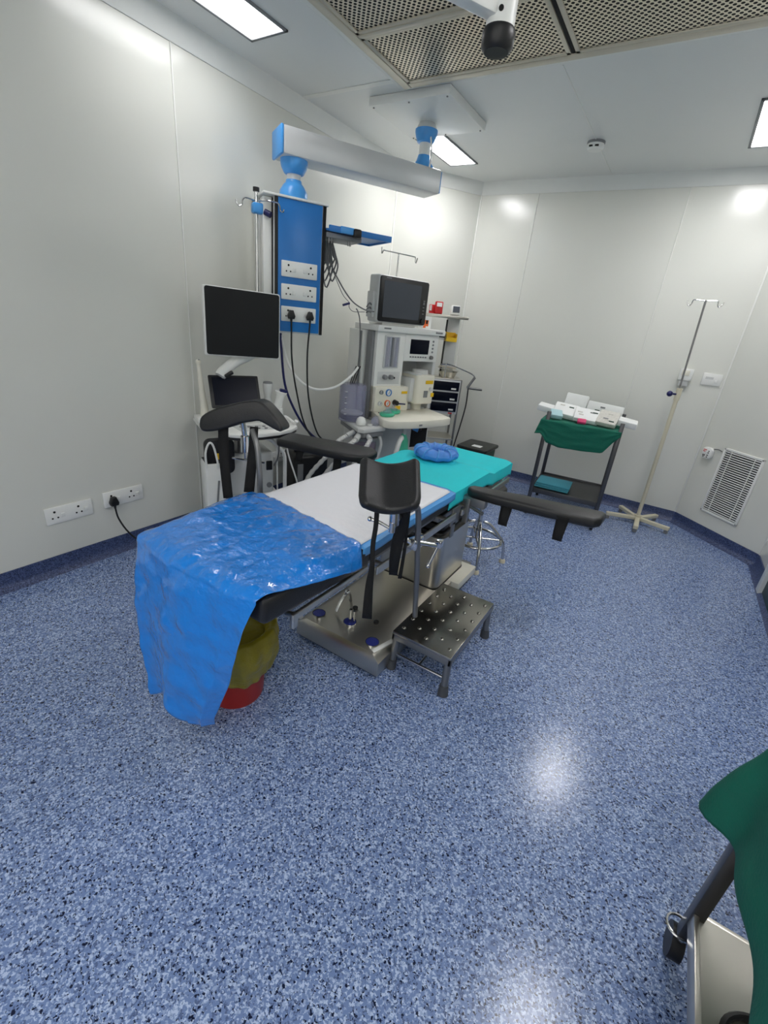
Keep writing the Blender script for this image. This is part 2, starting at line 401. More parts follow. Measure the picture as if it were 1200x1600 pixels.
MB().tube([(-.012, -.035, -.045), (-.005, -.045, -.12), (.03, -.08, -.22), (.1, -.13, -.31), (.2, -.2, -.347), (.35, -.27, -.348), (.55, -.3, -.348)], .0055).build('cord', 'cable', t)

t = thing('switch_box', 'small white surface box on the back wall just behind the drip stand', 'switch box', (.0, 5.02, 1.33))
MB().box((.03, -.025, .02), (.105, .05, .1), .006).build('housing', 'white', t)
MB().box((.03, -.02, -.055), (.075, .04, .05), .004).build('lower_block', 'lgrey', t)
MB().box((.025, -.052, .035), (.06, .004, .045), .002).build('flap', 'cream', t)
t = thing('switch_plate', 'white rectangular switch plate on the back wall right of the drip stand', 'switch plate', (.232, 5.02, 1.335))
MB().box((0, -.006, 0), (.146, .012, .1), .004).build('plate', 'white', t)
MB().box((.035, -.014, -.012), (.024, .008, .024), .003).build('switch', 'white', t)
MB().box((-.02, -.0125, .01), (.06, .002, .02)).build('marking', 'lgrey', t)

CR = math.atan2(-.615, .615)                 # right chamfer wall: local x runs along it, -y into the room
t = thing('wall_vent', 'white louvred return air grille low on the angled wall at right', 'air vent', (.501+.001, 4.849+.001, 0), CR)
f = MB(); W_, Z0_, Z1_ = .362, .228, .812
for a, c in (((0, -.014, Z0_), (.02, 0, Z1_)), ((W_-.02, -.014, Z0_), (W_, 0, Z1_)), ((0, -.014, Z0_), (W_, 0, Z0_+.02)), ((0, -.014, Z1_-.02), (W_, 0, Z1_))): f.ab(a, c, .003)
f.build('frame', 'white', t)
MB().ab((.018, -.004, Z0_+.018), (W_-.018, -.001, Z1_-.018)).build('dark_backing', 'dark', t)
f = MB(); n = 29
for i in range(n): f.box((W_/2, -.010, Z0_+.03+i*(Z1_-Z0_-.06)/(n-1)), (W_-.036, .009, .0065), .001, rot=(.3, 0, 0))
for x in (.075, W_-.075): f.ab((x-.002, -.012, Z0_+.02), (x+.002, -.004, Z1_-.02))
f.build('louvres', 'white', t)
s = MB()
for x in (.01, W_-.01):
    for z in (Z0_+.01, Z1_-.01): s.cyl((x, -.013, z), (x, -.016, z), .005, n=10)
s.build('screw', 'dsteel', t)
t = thing('room_gauge', 'small rounded white thermo-hygrometer with red digits left of the wall vent', 'gauge', (.41, 4.94, .725), CR)
g = MB(); g.slab(rrect(-.048, -.05, .048, .05, .032), 0.001, .035, .008, XZ(0)); g.build('housing', 'white', t)
MB().box((-.006, -.0365, .012), (.07, .003, .044), .001).build('dial_face', 'paper', t)
for a in ((-.018, .026), (-.008, .026), (-.02, .012), (-.01, .012)): pass
r_ = MB()
for x, z in ((-.03, .026), (-.018, .026), (-.006, .026), (-.03, .012), (-.018, .012)): r_.box((x, -.0385, z), (.009, .001, .009))
r_.build('red_digits', 'redl', t)
r_ = MB()
for x, z in ((-.026, -.022), (-.012, -.022), (.016, -.018), (.02, .005), (.022, .02), (-.02, -.034), (.016, -.034)): r_.box((x, -.036 if z < -.012 else -.0385, z), (.011, .0014, .009))
r_.build('black_marks', 'dark', t)
MB().tube([(.04, -.012, .045), (.08, -.008, .052), (.115, -.006, .045)], .004).build('lead', 'gcable', t)

# ------------------------------------------------------------------ ceiling pendant
AX = math.atan2(.869, .494)
t = thing('ceiling_pendant', 'blue and white ceiling pendant with a boom arm and a hanging blue socket column', 'ceiling pendant', (-1.985, 3.42, CZ))
MB().box((.04, -.06, -.026), (.59, .59, .05), .004).build('mounting_plate', 'white', t)
for x in (-.23, .04, .31):
    for y in (-.33, .21): MB().cyl((x, y, -.051), (x, y, -.056), .006, n=8).build('plate_screw', 'dsteel', t)
MB().lathe([(.03, -.05), (.055, -.05), (.068, -.075), (.07, -.10), (.07, -.10)]).build('upper_cup', 'alu', t)
MB().lathe([(.03, -.09), (.079, -.09), (.079, -.105), (.072, -.13), (.058, -.16), (.046, -.165), (.03, -.165)], n=32).build('blue_collar', 'lblue', t)
MB().cyl((0, 0, -.16), (0, 0, -.26), .04).build('column', 'white', t)
MB().lathe([(.03, -.235), (.042, -.235), (.052, -.27), (.078, -.3), (.08, -.325), (.03, -.325)], n=32).build('blue_flange', 'lblue', t)
MB().tube([(.055, -.03, -.14), (.075, -.04, -.2), (.085, -.045, -.27), (.075, -.04, -.318)], .006).build('lead', 'white', t)
AR = Matrix.Translation((-1.94+1.985, 3.52-3.42, 0)) @ Matrix.Rotation(AX, 4, 'Z')
a = MB(); a.box((-.575, 0, -.385), (1.15, .205, .145), .012, mtx=AR); a.build('boom_arm', 'alu', t)
a = MB(); a.box((-1.157, 0, -.385), (.02, .208, .148), .008, mtx=AR); a.build('arm_end_cap', 'lblue', t)
MB().box((.004, 0, -.385), (.006, .19, .13), .003, mtx=AR).build('arm_end_plate', 'lblue', t)
HX, HY = -2.455+1.985, 2.6-3.42
MB().lathe([(.05, -.455), (.086, -.455), (.086, -.475), (.08, -.5), (.062, -.53), (.05, -.535), (.03, -.535)], (HX, HY, 0), 32).build('hub', 'lblue', t)
MB().cyl((HX, HY, -.53), (HX, HY, -.575), .045).build('hub_neck', 'alu', t)
MB().lathe([(.03, -.565), (.05, -.565), (.052, -.58), (.066, -.592), (.088, -.625), (.092, -.672), (.03, -.672)], (HX, HY, 0), 32).build('lower_hub', 'lblue', t)
co = thing('console', None, None, (HX, HY, -CZ), AX); co.parent = t
# console body: the socket column (local x along its face, -y out of the face)
ZB, ZT = 1.39, 2.2
c_ = MB(); c_.ab((-.15, -.09, ZB), (.195, .16, ZT-.012), .004); body = c_.build('console', 'alu', t)
bpy.data.objects.remove(co)
body.location = (HX, HY, -CZ); body.rotation_euler = (0, 0, AX)
def onc(mb, name, m): return mb.build(name, m, body)
onc(MB().ab((-.222, -.105, ZT-.014), (.21, .23, ZT), .004), 'top_cap', 'white')
onc(MB().ab((-.128, -.099, ZB+.012), (.168, -.088, ZT-.016), .002), 'front_panel', 'blue')
for x0 in (-.149, .1745): 
    onc(MB().ab((x0, -.096, ZB+.004), (x0+.02, -.089, ZT-.014)), 'corner_groove', 'dark' if x0 > 0 else 'cable')
for y0, y1 in ((-.05, .03), (.075, .20)): onc(MB().ab((-.212, y0, ZB+.02), (-.149, y1, ZT-.016), .008), 'side_strip', 'white')
for y0 in (-.058, .2): onc(MB().ab((-.158, y0, ZB+.02), (-.149, y0+.008, ZT-.02)), 'side_groove', 'cable')
onc(MB().ab((-.17, .03, ZB+.02), (-.149, .075, ZT-.02)), 'side_channel', 'mgrey')
for z in (1.79, 1.652, 1.515):
    p = socket_plate('socket_plate', None, (.016, -.099, z), 0, parent=body, wd=.248, ht=.096)
onc(MB().cyl((-.245, -.015, 1.6), (-.245, -.015, ZT+.004), .011), 'drip_pole', 'chrome')
onc(MB().cyl((-.245, -.015, ZT), (-.245, -.015, ZT+.022), .02), 'pole_cap', 'blackp')
onc(MB().box((-.24, -.02, 2.11), (.07, .06, .06), .012), 'pole_clamp', 'lblue')
onc(MB().cyl((-.2, -.05, 2.095), (-.17, -.075, 2.08), .018), 'clamp_knob', 'bcable')
h = MB(); h.tube([(-.245, -.015, 2.15), (-.31, -.02, 2.155), (-.33, -.02, 2.14), (-.335, -.02, 2.115), (-.355, -.02, 2.105), (-.37, -.02, 2.12), (-.372, -.02, 2.135)], .0045)
h.tube([(-.245, -.015, 2.15), (-.2, -.09, 2.15), (-.14, -.115, 2.145), (-.125, -.12, 2.13), (-.12, -.125, 2.105), (-.105, -.125, 2.1), (-.1, -.125, 2.115)], .0045)
onc(h, 'bag_hook', 'chrome')
# shelf on the far side of the console
sh = MB(); sh.slab([(.2, -.09), (.36, -.13), (.66, -.13), (.66, .2), (.2, .2)], 2.055, 2.068); onc(sh, 'equipment_tray', 'blue')
e = MB()
e.ab((.2, -.15, 2.045), (.66, -.135, 2.082), .003); e.ab((.655, -.15, 2.045), (.67, .2, 2.082), .003); e.ab((.2, .19, 2.045), (.66, .205, 2.082), .003)
onc(e, 'tray_edge', 'blue')
onc(MB().box((.33, -.143, 2.066), (.1, .03, .04), .004), 'tray_corner_block', 'lblue')
onc(MB().box((.40, -.15, 2.058), (.06, .04, .055), .012), 'tray_clamp', 'blackp')
onc(MB().ab((.2, -.1, 2.015), (.46, .12, 2.045), .003), 'tray_bracket', 'mgrey')
e = MB()
for x in (.225, .245, .37, .385): e.cyl((x, -.08, 2.02), (x, -.08, 1.985), .006, n=8)
onc(e, 'bracket_bolt', 'dsteel')

# cords plugged into the pendant
def cord(label, plug_local, pts, m='cable', r=.006, name='power_cord', cat='power cord', group=None):
    t = thing(name, label, cat, pts[0], 0, group)
    o = Vector(pts[0])
    if plug_local is not None:
        q = plug(t, 0, 0); q.rotation_euler = (0, 0, AX)
        base = Matrix.Rotation(AX, 3, 'Z')
        st = base @ Vector((0, -.035, -.045))
    else: st = Vector((0, 0, 0))
    P = [st]+[Vector(p)-o for p in pts[1:]]
    MB().tube(P, r, 8, smooth=6).build('cord', m, t)
    return t
def cw(x, y, z): 
    v = Matrix.Rotation(AX, 3, 'Z') @ Vector((x, y, 0)); return (v.x-2.455, v.y+2.6, z)
cord('black cord hanging from the left plug in the lowest pendant socket plate', 1, [cw(-.044, -.1, 1.515), (-2.359, 2.505, 1.226), (-2.348, 2.545, 1.002), (-2.323, 2.61, .76), (-2.284, 2.699, .624), (-2.2, 2.85, .58)])
cord('black cord hanging from the right plug in the lowest pendant socket plate', 1, [cw(.09, -.1, 1.515), (-2.303, 2.604, 1.232), (-2.301, 2.628, .956), (-2.276, 2.693, .709), (-2.244, 2.769, .611), (-2.16, 2.9, .58)])
cord('navy blue hose hanging below the pendant beside the black cords', None, [(-2.532, 2.566, 1.40), (-2.528, 2.57, 1.294), (-2.505, 2.588, 1.021), (-2.457, 2.646, .83), (-2.395, 2.731, .669), (-2.331, 2.819, .584), (-2.25, 2.93, .56)], 'bcable', .009, 'gas_hose', 'hose')
cord('white gas hose sagging from the pendant to the anaesthesia machine', None, [(-2.53, 2.565, 1.40), (-2.528, 2.574, 1.338), (-2.472, 2.62, 1.128), (-2.378, 2.735, 1.003), (-2.27, 2.875, 1.011), (-2.2, 3.0, 1.1), (-2.195, 3.09, 1.17)], 'white', .0095, 'gas_hose', 'hose')
cord('thin grey cable curving from under the pendant tray to the patient monitor', None, [(-2.36, 2.84, 2.01), (-2.37, 2.851, 1.938), (-2.299, 2.925, 1.765), (-2.228, 3.0, 1.647), (-2.157, 3.073, 1.596), (-2.15, 3.19, 1.59)], 'gcable', .005, 'monitor_cable', 'cable')
t = thing('cable_bundle', 'bundle of looped grey monitoring cables hanging under the pendant tray', 'cables', (-2.352, 2.848, 1.95))
for i in range(7):
    a = (i-3)*.006; L = .10+.045*(i % 4)
    MB().tube([(a, a, .06), (a*1.5+.012, a+.02, -.02), (a*2+.02, a+.03, -L*.5), (a*2, a, -L), (a*2-.02, a-.015, -L*.7), (a-.016, a-.02, -.05), (a-.005, a-.01, .06)], .0055, 6).build('cable', 'gcable', t)
t = thing('spring_clip', 'small blue sensor clip dangling on a thin grey wire left of the patient monitor', 'sensor clip', (-2.25, 2.96, 1.62))
MB().box((0, 0, 0), (.058, .016, .016), .004, rot=(0, -.35, .9)).build('clip', 'bcable', t)
MB().tube([(-.1, -.12, .3), (-.06, -.06, .16), (-.02, -.02, .06), (.012, .014, .016), (.015, .02, -.02), (.035, .05, -.045), (.09, .12, -.04)], .0025, 6).build('wire', 'gcable', t)

# ------------------------------------------------------------------ surgical light arm over the table
t = thing('surgical_light_arm', 'white ceiling-hung lamp arm with a black end cap in front of the air diffuser', 'lamp arm', (-.62, 1.37, 2.2))
MB().lathe([(.005, -.018), (.03, -.018), (.039, -.008), (.041, .018), (.038, .026), (.005, .026)], n=28).build('end_cap', 'blackp', t)
MB().cyl((0, 0, .02), (0, 0, .34), .035, n=28).build('tube', 'white', t)
dv = Vector((-.5, -.866, 0)); ang = math.atan2(dv.y, dv.x)
MB().box((dv.x*.6, dv.y*.6, .095), (1.2, .04, .11), .006, rot=(0, 0, ang)).build('arm', 'white', t)
MB().cyl((dv.x*1.12, dv.y*1.12, .03), (dv.x*1.12, dv.y*1.12, CZ-2.2), .045).build('ceiling_column', 'white', t)
s = MB(); sd = Vector((.33, -.94, 0)); s.cyl(sd*.033+Vector((0, 0, .05)), sd*.037+Vector((0, 0, .05)), .006, n=12); s.build('screw', 'dark', t)

# ------------------------------------------------------------------ operating table
t = thing('operating_table', 'black padded operating table on a steel base with arm boards and leg supports', 'operating table', (-1.06, 1.9, 0))
OX, OY = -1.06, 1.9
def T(p): return (p[0]-OX, p[1]-OY, p[2])
def tp(mb, name, m, par=None, **k):
    o = mb.build(name, m, par if par is not None else t, **k)
    return o
class TM(MB):                                # world coordinates -> table coordinates
    def build(s, *a, **k):
        bmesh.ops.translate(s.bm, vec=(-OX, -OY, 0), verts=s.bm.verts); return MB.build(s, *a, **k)
# base
bm = bmesh.new()
def ring(x0, y0, x1, y1, z): return [bm.verts.new(p) for p in ((x0, y0, z), (x1, y0, z), (x1, y1, z), (x0, y1, z))]
R0 = ring(-1.285, 1.43, -.785, 2.12, .018); R1 = ring(-1.285, 1.43, -.785, 2.12, .092); R2 = ring(-1.24, 1.452, -.838, 2.12, .118)
for A, B in ((R0, R1), (R1, R2)):
    for i in range(4): bm.faces.new((A[i], A[(i+1) % 4], B[(i+1) % 4], B[i]))
bm.faces.new(R0[::-1]); bm.faces.new(R2); bmesh.ops.recalc_face_normals(bm, faces=bm.faces)
base = TM().add(bm); base.ab((-1.27, 2.1, .018), (-.82, 2.62, .11), .006); base = base.build('base', 'steel', t)
TM().ab((-1.27, 1.445, 0), (-.80, 2.6, .018)).build('rubber_skirt', 'cable', base)
TM().ab((-.93, 2.30, .06), (-.772, 2.585, .112), .004).build('base_lug', 'cream', base)
for x, y in ((-1.215, 1.52), (-1.05, 1.565), (-.875, 1.51)):
    d_ = TM(); d_.cyl((x, y, .112), (x, y, .124), .031, n=24); d_.build('pedal_disc', 'navyblue', base)
    d_ = TM(); d_.lathe([(.0315, .118), (.034, .118), (.034, .126), (.0315, .126)], (x, y, 0), close=True); d_.build('disc_rim', 'chrome', base)
l = TM(); l.cyl((-1.05, 1.565, .12), (-1.05, 1.565, .2), .008); l.cyl((-1.035, 1.575, .12), (-1.035, 1.575, .19), .006); l.build('pedal_stem', 'chrome', base)
l = TM(); l.tube([(-1.16, 1.72, .12), (-1.155, 1.70, .17), (-1.15, 1.66, .2), (-1.15, 1.61, .17), (-1.152, 1.585, .13)], .009); l.sph((-1.15, 1.67, .205), .016); l.build('brake_lever', 'chrome', base)
for x, y in ((-1.1, 1.68), (-.945, 1.65)): TM().cyl((x, y, .115), (x, y, .128), .014).build('hole_plug', 'blackp', base)
TM().box((-.825, 1.525, .115), (.02, .13, .012), .003, rot=(0, .3, -.25)).build('pedal_bar', 'white', base)
cb = TM(); cb.slab(rrect(-1.26, 2.13, -.85, 2.55, .05), .11, .445); col = cb.build('column_cover', 'steel', t)
q = TM(); q.slab(rrect(-1.264, 2.126, -.846, 2.554, .05), .112, .118); q.build('cover_base_seal', 'cable', col)
for i in range(7):
    z = .44+i*.026; ins = .012 if i % 2 else 0.0
    q = TM(); q.slab(rrect(-1.24+ins, 2.15+ins, -.87-ins, 2.53-ins, .045), z, z+.027, .008); q.build('bellows_fold', 'cable', col)
u = TM(); u.ab((-1.3, 1.3, .615), (-.86, 2.85, .66), .006); u.ab((-1.26, 2.0, .6), (-.84, 2.6, .63), .006); u.build('top_frame', 'dsteel', t)
u = TM(); u.ab((-1.3, .9, .63), (-.86, 1.28, .665), .006); u.build('leg_frame', 'dsteel', t)
for s, x in ((1, -.775), (-1, -1.375)):
    r = TM(); r.ab((x-.006, .85, .682), (x+.006, 1.24, .704), .003); r.ab((x-s*.03-.008, .88, .648), (x-s*.03+.004, 1.26, .672), .002)
    for y in (.88, 1.18): r.cyl((x, y, .68), (x-s*.06, y, .66), .01)
    r.ab((x-.008, .838, .655), (x+.008, .862, .706), .003); r.build('leg_rail', 'steel', t)
    r = TM(); r.ab((x-.006+s*.012, 1.29, .645), (x+.006+s*.012, 2.02, .68), .003); r.ab((x-.006+s*.012, 2.1, .635), (x+.006+s*.012, 2.88, .67), .003)
    for y in (1.35, 1.95, 2.2, 2.8): r.cyl((x+s*.012, y, .66), (x-s*.07, y, .66), .01)
    r.build('side_rail', 'steel', t)
    r = TM(); r.ab((x-.004, 2.0, .6), (x+.006, 2.1, .7), .004); r.ab((x-.004, 2.02, .53), (x+.006, 2.06, .62), .004); r.build('hinge_plate', 'dsteel', t)
def cushion(name, y0, y1, z0, z1, x0=-1.37, x1=-.79, tilt=0):
    q = TM(); q.ab((x0, y0, z0), (x1, y1, z1), .022, seg=3)
    for v in q.bm.verts: v.co.z += tilt*(y1-v.co.y)/(y1-y0)
    return q.build(name, 'black', t)
cushion('leg_cushion', .725, 1.255, .69, .782, x0=-1.325, x1=-.772, tilt=.035); cushion('seat_cushion', 1.262, 2.06, .69, .782); cushion('back_cushion', 2.068, 2.56, .685, .776); cushion('head_cushion', 2.57, 2.95, .66, .748)
def arm_board(poly, z1, straps, bx):
    q = TM(); q.slab(poly, z1-.05, z1, .016, seg=3); pad = q.build('arm_board', 'black', t)
    for (x, y, an, L) in straps:
        s = TM()
        def fn(u, v):
            wd = .03*(1-.25*v); dx = (u-.5)*2*wd
            return (x+dx*math.cos(an), y+dx*math.sin(an)+.006*math.sin(v*6), z1-.02-L*v)
        s.grid(fn, 4, 8); s.build('arm_strap', 'strap', pad, thick=.004)
    k = TM(); k.box((bx[0], bx[1], z1-.075), (.16, .05, .05), .006); k.ab((bx[0]-.03, bx[1]-.03, z1-.2), (bx[0]+.0, bx[1]-.01, z1-.06), .004); k.cyl((bx[0]-.04, bx[1], z1-.1), (bx[0]+.08, bx[1]-.03, z1-.12), .009); k.build('board_bracket', 'dsteel', pad)
    return pad
arm_board([(-.73, 2.125), (-.62, 2.125), (-.35, 2.155), (-.145, 2.19), (-.118, 2.23), (-.112, 2.33), (-.13, 2.352), (-.40, 2.295), (-.70, 2.225), (-.76, 2.205), (-.775, 2.17), (-.76, 2.14)], .785, [(-.548, 2.14, .05, .125), (-.28, 2.165, .05, .125)], (-.74, 2.17))
arm_board([(-1.46, 2.33), (-1.53, 2.38), (-1.75, 2.33), (-2.085, 2.245), (-2.1, 2.22), (-2.05, 2.05), (-2.03, 2.035), (-1.8, 2.07), (-1.54, 2.12), (-1.47, 2.16), (-1.44, 2.22)], .785, [(-1.88, 2.08, .1, .1), (-1.62, 2.13, .1, .16)], (-1.42, 2.24))
# leg supports (padded troughs on posts)
def trough(name, w, L, sag, th, mtx, par, lobes=0):
    q = MB(); n = 18
    prof = []
    for i in range(n+1):
        u = -1+2*i/n; prof.append((u*w/2, sag*(u*u)))
    bmq = bmesh.new(); rings = []
    rows = 9
    for j in range(rows+1):
        v = j/rows; end = min(v, 1-v)*rows
        row_o, row_i = [], []
        for i, (x, z) in enumerate(prof):
            u = x/(w/2)
            # rounded lower corners
            rr = 1-(.12*max(0, 1-v*4)**2)
            nx, nz = -2*sag*u/(w/2), 1.0; ln = math.hypot(nx, nz)
            row_i.append(bmq.verts.new((x*rr+nx/ln*th, v*L-.0*abs(u), z+nz/ln*th))); row_o.append(bmq.verts.new((x*rr, v*L, z)))
        rings.append((row_o, row_i))
    for j in range(rows):
        for i in range(n):
            bmq.faces.new((rings[j][0][i], rings[j][0][i+1], rings[j+1][0][i+1], rings[j+1][0][i]))
            bmq.faces.new((rings[j][1][i], rings[j+1][1][i], rings[j+1][1][i+1], rings[j][1][i+1]))
        for i in (0, n): bmq.faces.new((rings[j][0][i], rings[j+1][0][i], rings[j+1][1][i], rings[j][1][i]))
    for j in (0, rows):
        for i in range(n): bmq.faces.new((rings[j][0][i], rings[j][0][i+1], rings[j][1][i+1], rings[j][1][i]))
    bmesh.ops.recalc_face_normals(bmq, faces=bmq.faces)
    bmesh.ops.bevel(bmq, geom=[e for e in bmq.edges if e.calc_face_angle(0) > 1.0], offset=th*.38, segments=3, affect='EDGES', profile=.5)
    q.add(bmq, mtx); return q.build(name, 'black', par, ang=60)
def strap_mesh(par, pts, w0, axis=(1, 0, 0)):
    A = Vector(axis); s = MB(); P = [Vector(T(p)) for p in pts]; S = spline(P, 5); N = len(S)
    def fn(u, v):
        i = min(N-1, int(round(v*(N-1)))); wd = w0(v) if callable(w0) else w0
        return S[i]+A*((u-.5)*wd)
    s.grid(fn, 3, N); return s.build('leg_strap', 'strap', par, thick=.004)
# right hand support, near the viewer
post = TM(); post.tube([(-.715, 1.60, .30), (-.718, 1.56, .55), (-.72, 1.53, .70), (-.721, 1.512, .80), (-.722, 1.50, .85), (-.718, 1.47, .888), (-.70, 1.38, .91), (-.665, 1.24, .945), (-.645, 1.18, .955)], .0125, 12); post.build('support_post', 'dsteel', t)
mt = Matrix.Translation(T((-.64, 1.125, .985))) @ rotm(0, 0, .62) @ rotm(.60, 0, 0) @ rotm(0, -.08, 0)
pad = trough('leg_support_pad', .205, .19, .042, .033, mt, t)
j = TM(); j.cyl((-.65, 1.18, .935), (-.65, 1.175, .995), .017); j.cyl((-.65, 1.17, .91), (-.65, 1.17, .945), .011); j.tube([(-.715, 1.14, .945), (-.69, 1.15, .94), (-.652, 1.17, .92)], .006); j.sph((-.718, 1.139, .946), .009); j.build('tilt_joint', 'chrome', t)
strap_mesh(pad, [(-.69, 1.131, .99), (-.688, 1.13, .93), (-.692, 1.13, .86), (-.686, 1.128, .78), (-.692, 1.132, .70), (-.69, 1.134, .565)], lambda v: .016+.02*max(0, v-.55)/.45, (.86, .5, 0))
strap_mesh(pad, [(-.63, 1.20, 1.0), (-.645, 1.235, .93), (-.67, 1.26, .84), (-.68, 1.27, .76), (-.70, 1.31, .66)], lambda v: .03+.012*math.sin(v*3), (.86, .5, 0))
strap_mesh(pad, [(-.60, 1.18, 1.0), (-.635, 1.25, .95), (-.65, 1.28, .88), (-.66, 1.30, .78), (-.67, 1.31, .66)], lambda v: .009+.01*max(0, v-.5), (.86, .5, 0))
cl = TM(); cl.box((-.745, 1.545, .70), (.06, .07, .05), .006); cl.cyl((-.77, 1.50, .715), (-.66, 1.60, .69), .012); cl.cyl((-.655, 1.60, .70), (-.675, 1.57, .60), .007); cl.sph((-.676, 1.568, .598), .011); cl.box((-.655, 1.603, .70), (.03, .03, .035), .004); cl.tube([(-.8, 1.49, .70), (-.77, 1.50, .72), (-.74, 1.52, .70)], .01); cl.build('rail_clamp', 'chrome', t)
# left hand support, turned so its shell faces the viewer
post = TM(); post.tube([(-1.46, 1.365, .40), (-1.462, 1.36, .72), (-1.468, 1.36, .88), (-1.485, 1.365, .98), (-1.53, 1.38, 1.04)], .0125, 12); post.build('support_post', 'dsteel', t)
arch = [(-0.1748, -0.0478), (-0.1633, -0.0171), (-0.1109, 0.0178), (-0.0402, 0.0459), (0.0542, 0.0735), (0.0836, 0.0736), (0.1114, 0.0618), (0.1539, 0.0221), (0.1944, -0.0267), (0.1907, -0.0478), (0.17, -0.047), (0.1267, -0.028), (0.0899, -0.0141), (0.0552, -0.0207), (0.0037, -0.035), (-0.0583, -0.0621), (-0.1154, -0.0799), (-0.1562, -0.0842), (-0.1723, -0.0712)]
pd = [(p.x, p.y) for p in spline([Vector((x, z, 0)) for x, z in arch], 3, True)]
q = MB(); q.slab(pd, -.15, .0, .012, Matrix.Translation(T((-1.58, 1.346, 1.096))) @ rotm(0, 0, .53) @ rotm(-.12, 0, 0) @ XZ(0), seg=3)
padl = q.build('leg_support_pad', 'black', t, ang=50)
strap_mesh(padl, [(-1.655, 1.325, 1.05), (-1.655, 1.32, .95), (-1.645, 1.315, .85), (-1.625, 1.31, .70)], .045, (.88, .5, 0))
strap_mesh(padl, [(-1.535, 1.395, 1.05), (-1.535, 1.385, .95), (-1.535, 1.375, .87), (-1.545, 1.365, .74)], lambda v: .036+.012*v, (.88, .5, 0))
j = TM(); j.cyl((-1.625, 1.42, .91), (-1.625, 1.42, .985), .02); j.cyl((-1.625, 1.42, .87), (-1.625, 1.42, .91), .009); j.cyl((-1.68, 1.39, .872), (-1.53, 1.45, .872), .005); j.cyl((-1.625, 1.42, .98), (-1.63, 1.41, 1.07), .012); j.build('tilt_joint', 'chrome', t)
cl = TM(); cl.box((-1.41, 1.36, .70), (.06, .07, .05), .006); cl.cyl((-1.40, 1.36, .70), (-1.49, 1.40, .69), .01); cl.build('rail_clamp', 'chrome', t)

# ------------------------------------------------------------------ linen on the table
def nz(x, y, s, seed=0): return noise.noise(Vector((x*s, y*s, seed)))
def tabtop(y): return .785 if y < 2.5 else .785-.034*min(1, (y-2.5)/.12)
def drape_fn(x0, x1, y0, y1, hang_r, hang_l, hang_e, lift, wob):
    def fn(u, v):
        W = x1-x0; tot = hang_l+W+hang_r; s = u*tot
        E = y1-y0; vt = v*(E+hang_e)
        y = y0+min(vt, E)+(.015 if vt > E else 0)
        ze = -(max(0, vt-E))
        if s < hang_l: x, z = x0-.012-.01*nz(y, 3, 5), -(hang_l-s)
        elif s > hang_l+W: x, z = x1+.012+.012*nz(y, 7, 5), -(s-hang_l-W)
        else: x, z = x0+(s-hang_l), 0
        e = 1-math.exp(-((min(abs(x-x0), abs(x1-x))/.025)**2))
        zz = tabtop(y)+lift-.008*(1-e)
        return Vector((x, y, zz+min(z, 0)+ze+(wob*nz(x, y, 6, 1)*e if z == 0 and ze == 0 else 0)))
    return fn
b = MB(); b.grid(drape_fn(-1.365, -.795, 1.96, 2.962, .085, .10, .07, .008, .004), 60, 70)
o = b.build('table_sheet', 'teal', thick=.003); tag(o, 'teal fabric sheet over the head half of the operating table', 'sheet')
b = MB(); b.grid(drape_fn(-1.38, -.785, 1.20, 2.005, .038, .03, 0, .013, .003), 60, 50)
o = b.build('absorbent_pad', 'bluefab', thick=.002); tag(o, 'white absorbent pad with blue edges across the middle of the operating table', 'bed pad')
b = MB(); b.grid(lambda u, v: Vector((-1.393+u*.60, 1.205+v*.772, tabtop(1.5)+.0165+.003*nz(-1.393+u*.60, 1.205+v*.772, 6, 1)-.008*(max(0, u-.96)/.04)**2-.022*(max(0, .04-u)/.04)**2)), 40, 40)
b.build('white_face', 'pad', o, thick=.0015)
# blue plastic film hanging over the foot end
def film(u, v):
    hx = [(-1.46, 1.255), (-1.37, 1.285), (-1.289, 1.283), (-1.119, 1.255), (-.936, 1.225), (-.79, 1.20), (-.748, 1.165)]
    q = u*6; i = min(5, int(q)); f_ = q-i
    hxp = Vector((hx[i][0]*(1-f_)+hx[i+1][0]*f_, hx[i][1]*(1-f_)+hx[i+1][1]*f_, .803))
    hxp.z += -.05*max(0, (.08-u)/.08)-.075*max(0, (u-.86)/.14)**1.5
    ft = Vector((-1.348+u*.572, .718-.028*math.sin(u*PI)-.018*u, .829+.010*u))
    bt = Vector((-1.315+u*.315, .69+.02*math.sin(u*9), .19+.035*u+.055*math.sin(min(1, u*1.25)*PI)**2+.05*max(0, u-.8)*0))
    if u > .75: bt.z -= .01
    VT = .47
    if v < VT:
        k_ = v/VT
        p = hxp.lerp(ft, k_)
        p.z += .022*math.sin(k_*PI)*(1-u)+.004
        side = max(0, .14-u)/.14
        p.z -= .05*side*side*math.sin(k_*PI); p.x -= .02*math.sin(k_*PI)*side
        p.z += .007*abs(nz(p.x*2.2+p.y, p.y, 6, 3))+.0045*nz(p.x, p.y*.6, 26, 5)+.002*abs(nz(p.x+p.y, p.y-p.x, 48, 8))
        p.x += (.01*math.sin(k_*PI) if u > .97 else 0)
        r = max(0, (k_-.88)/.12); p.z -= .018*r*r
    else:
        k_ = (v-VT)/(1-VT); p = ft.lerp(bt, k_); p.z -= .018*(1-k_)
        p.y -= .03*math.sin(min(1, k_*2.2)*PI/2)
        fold = nz(p.x*1.0, k_*.25, 7, 9)
        p.y += .024*fold*min(1, k_*1.4)+.01*nz(p.x, p.z, 14, 4)
        p.x += .012*nz(p.z, p.x, 4, 6)*k_
        if u > .9: p.y += .05*(u-.9)/.1*k_
    return p
b = MB(); b.grid(film, 110, 150)
o = b.build('plastic_sheet', 'sheet', thick=.0012, ang=180); tag(o, 'crinkled shiny blue plastic sheet draped over the foot end of the operating table', 'plastic sheet')
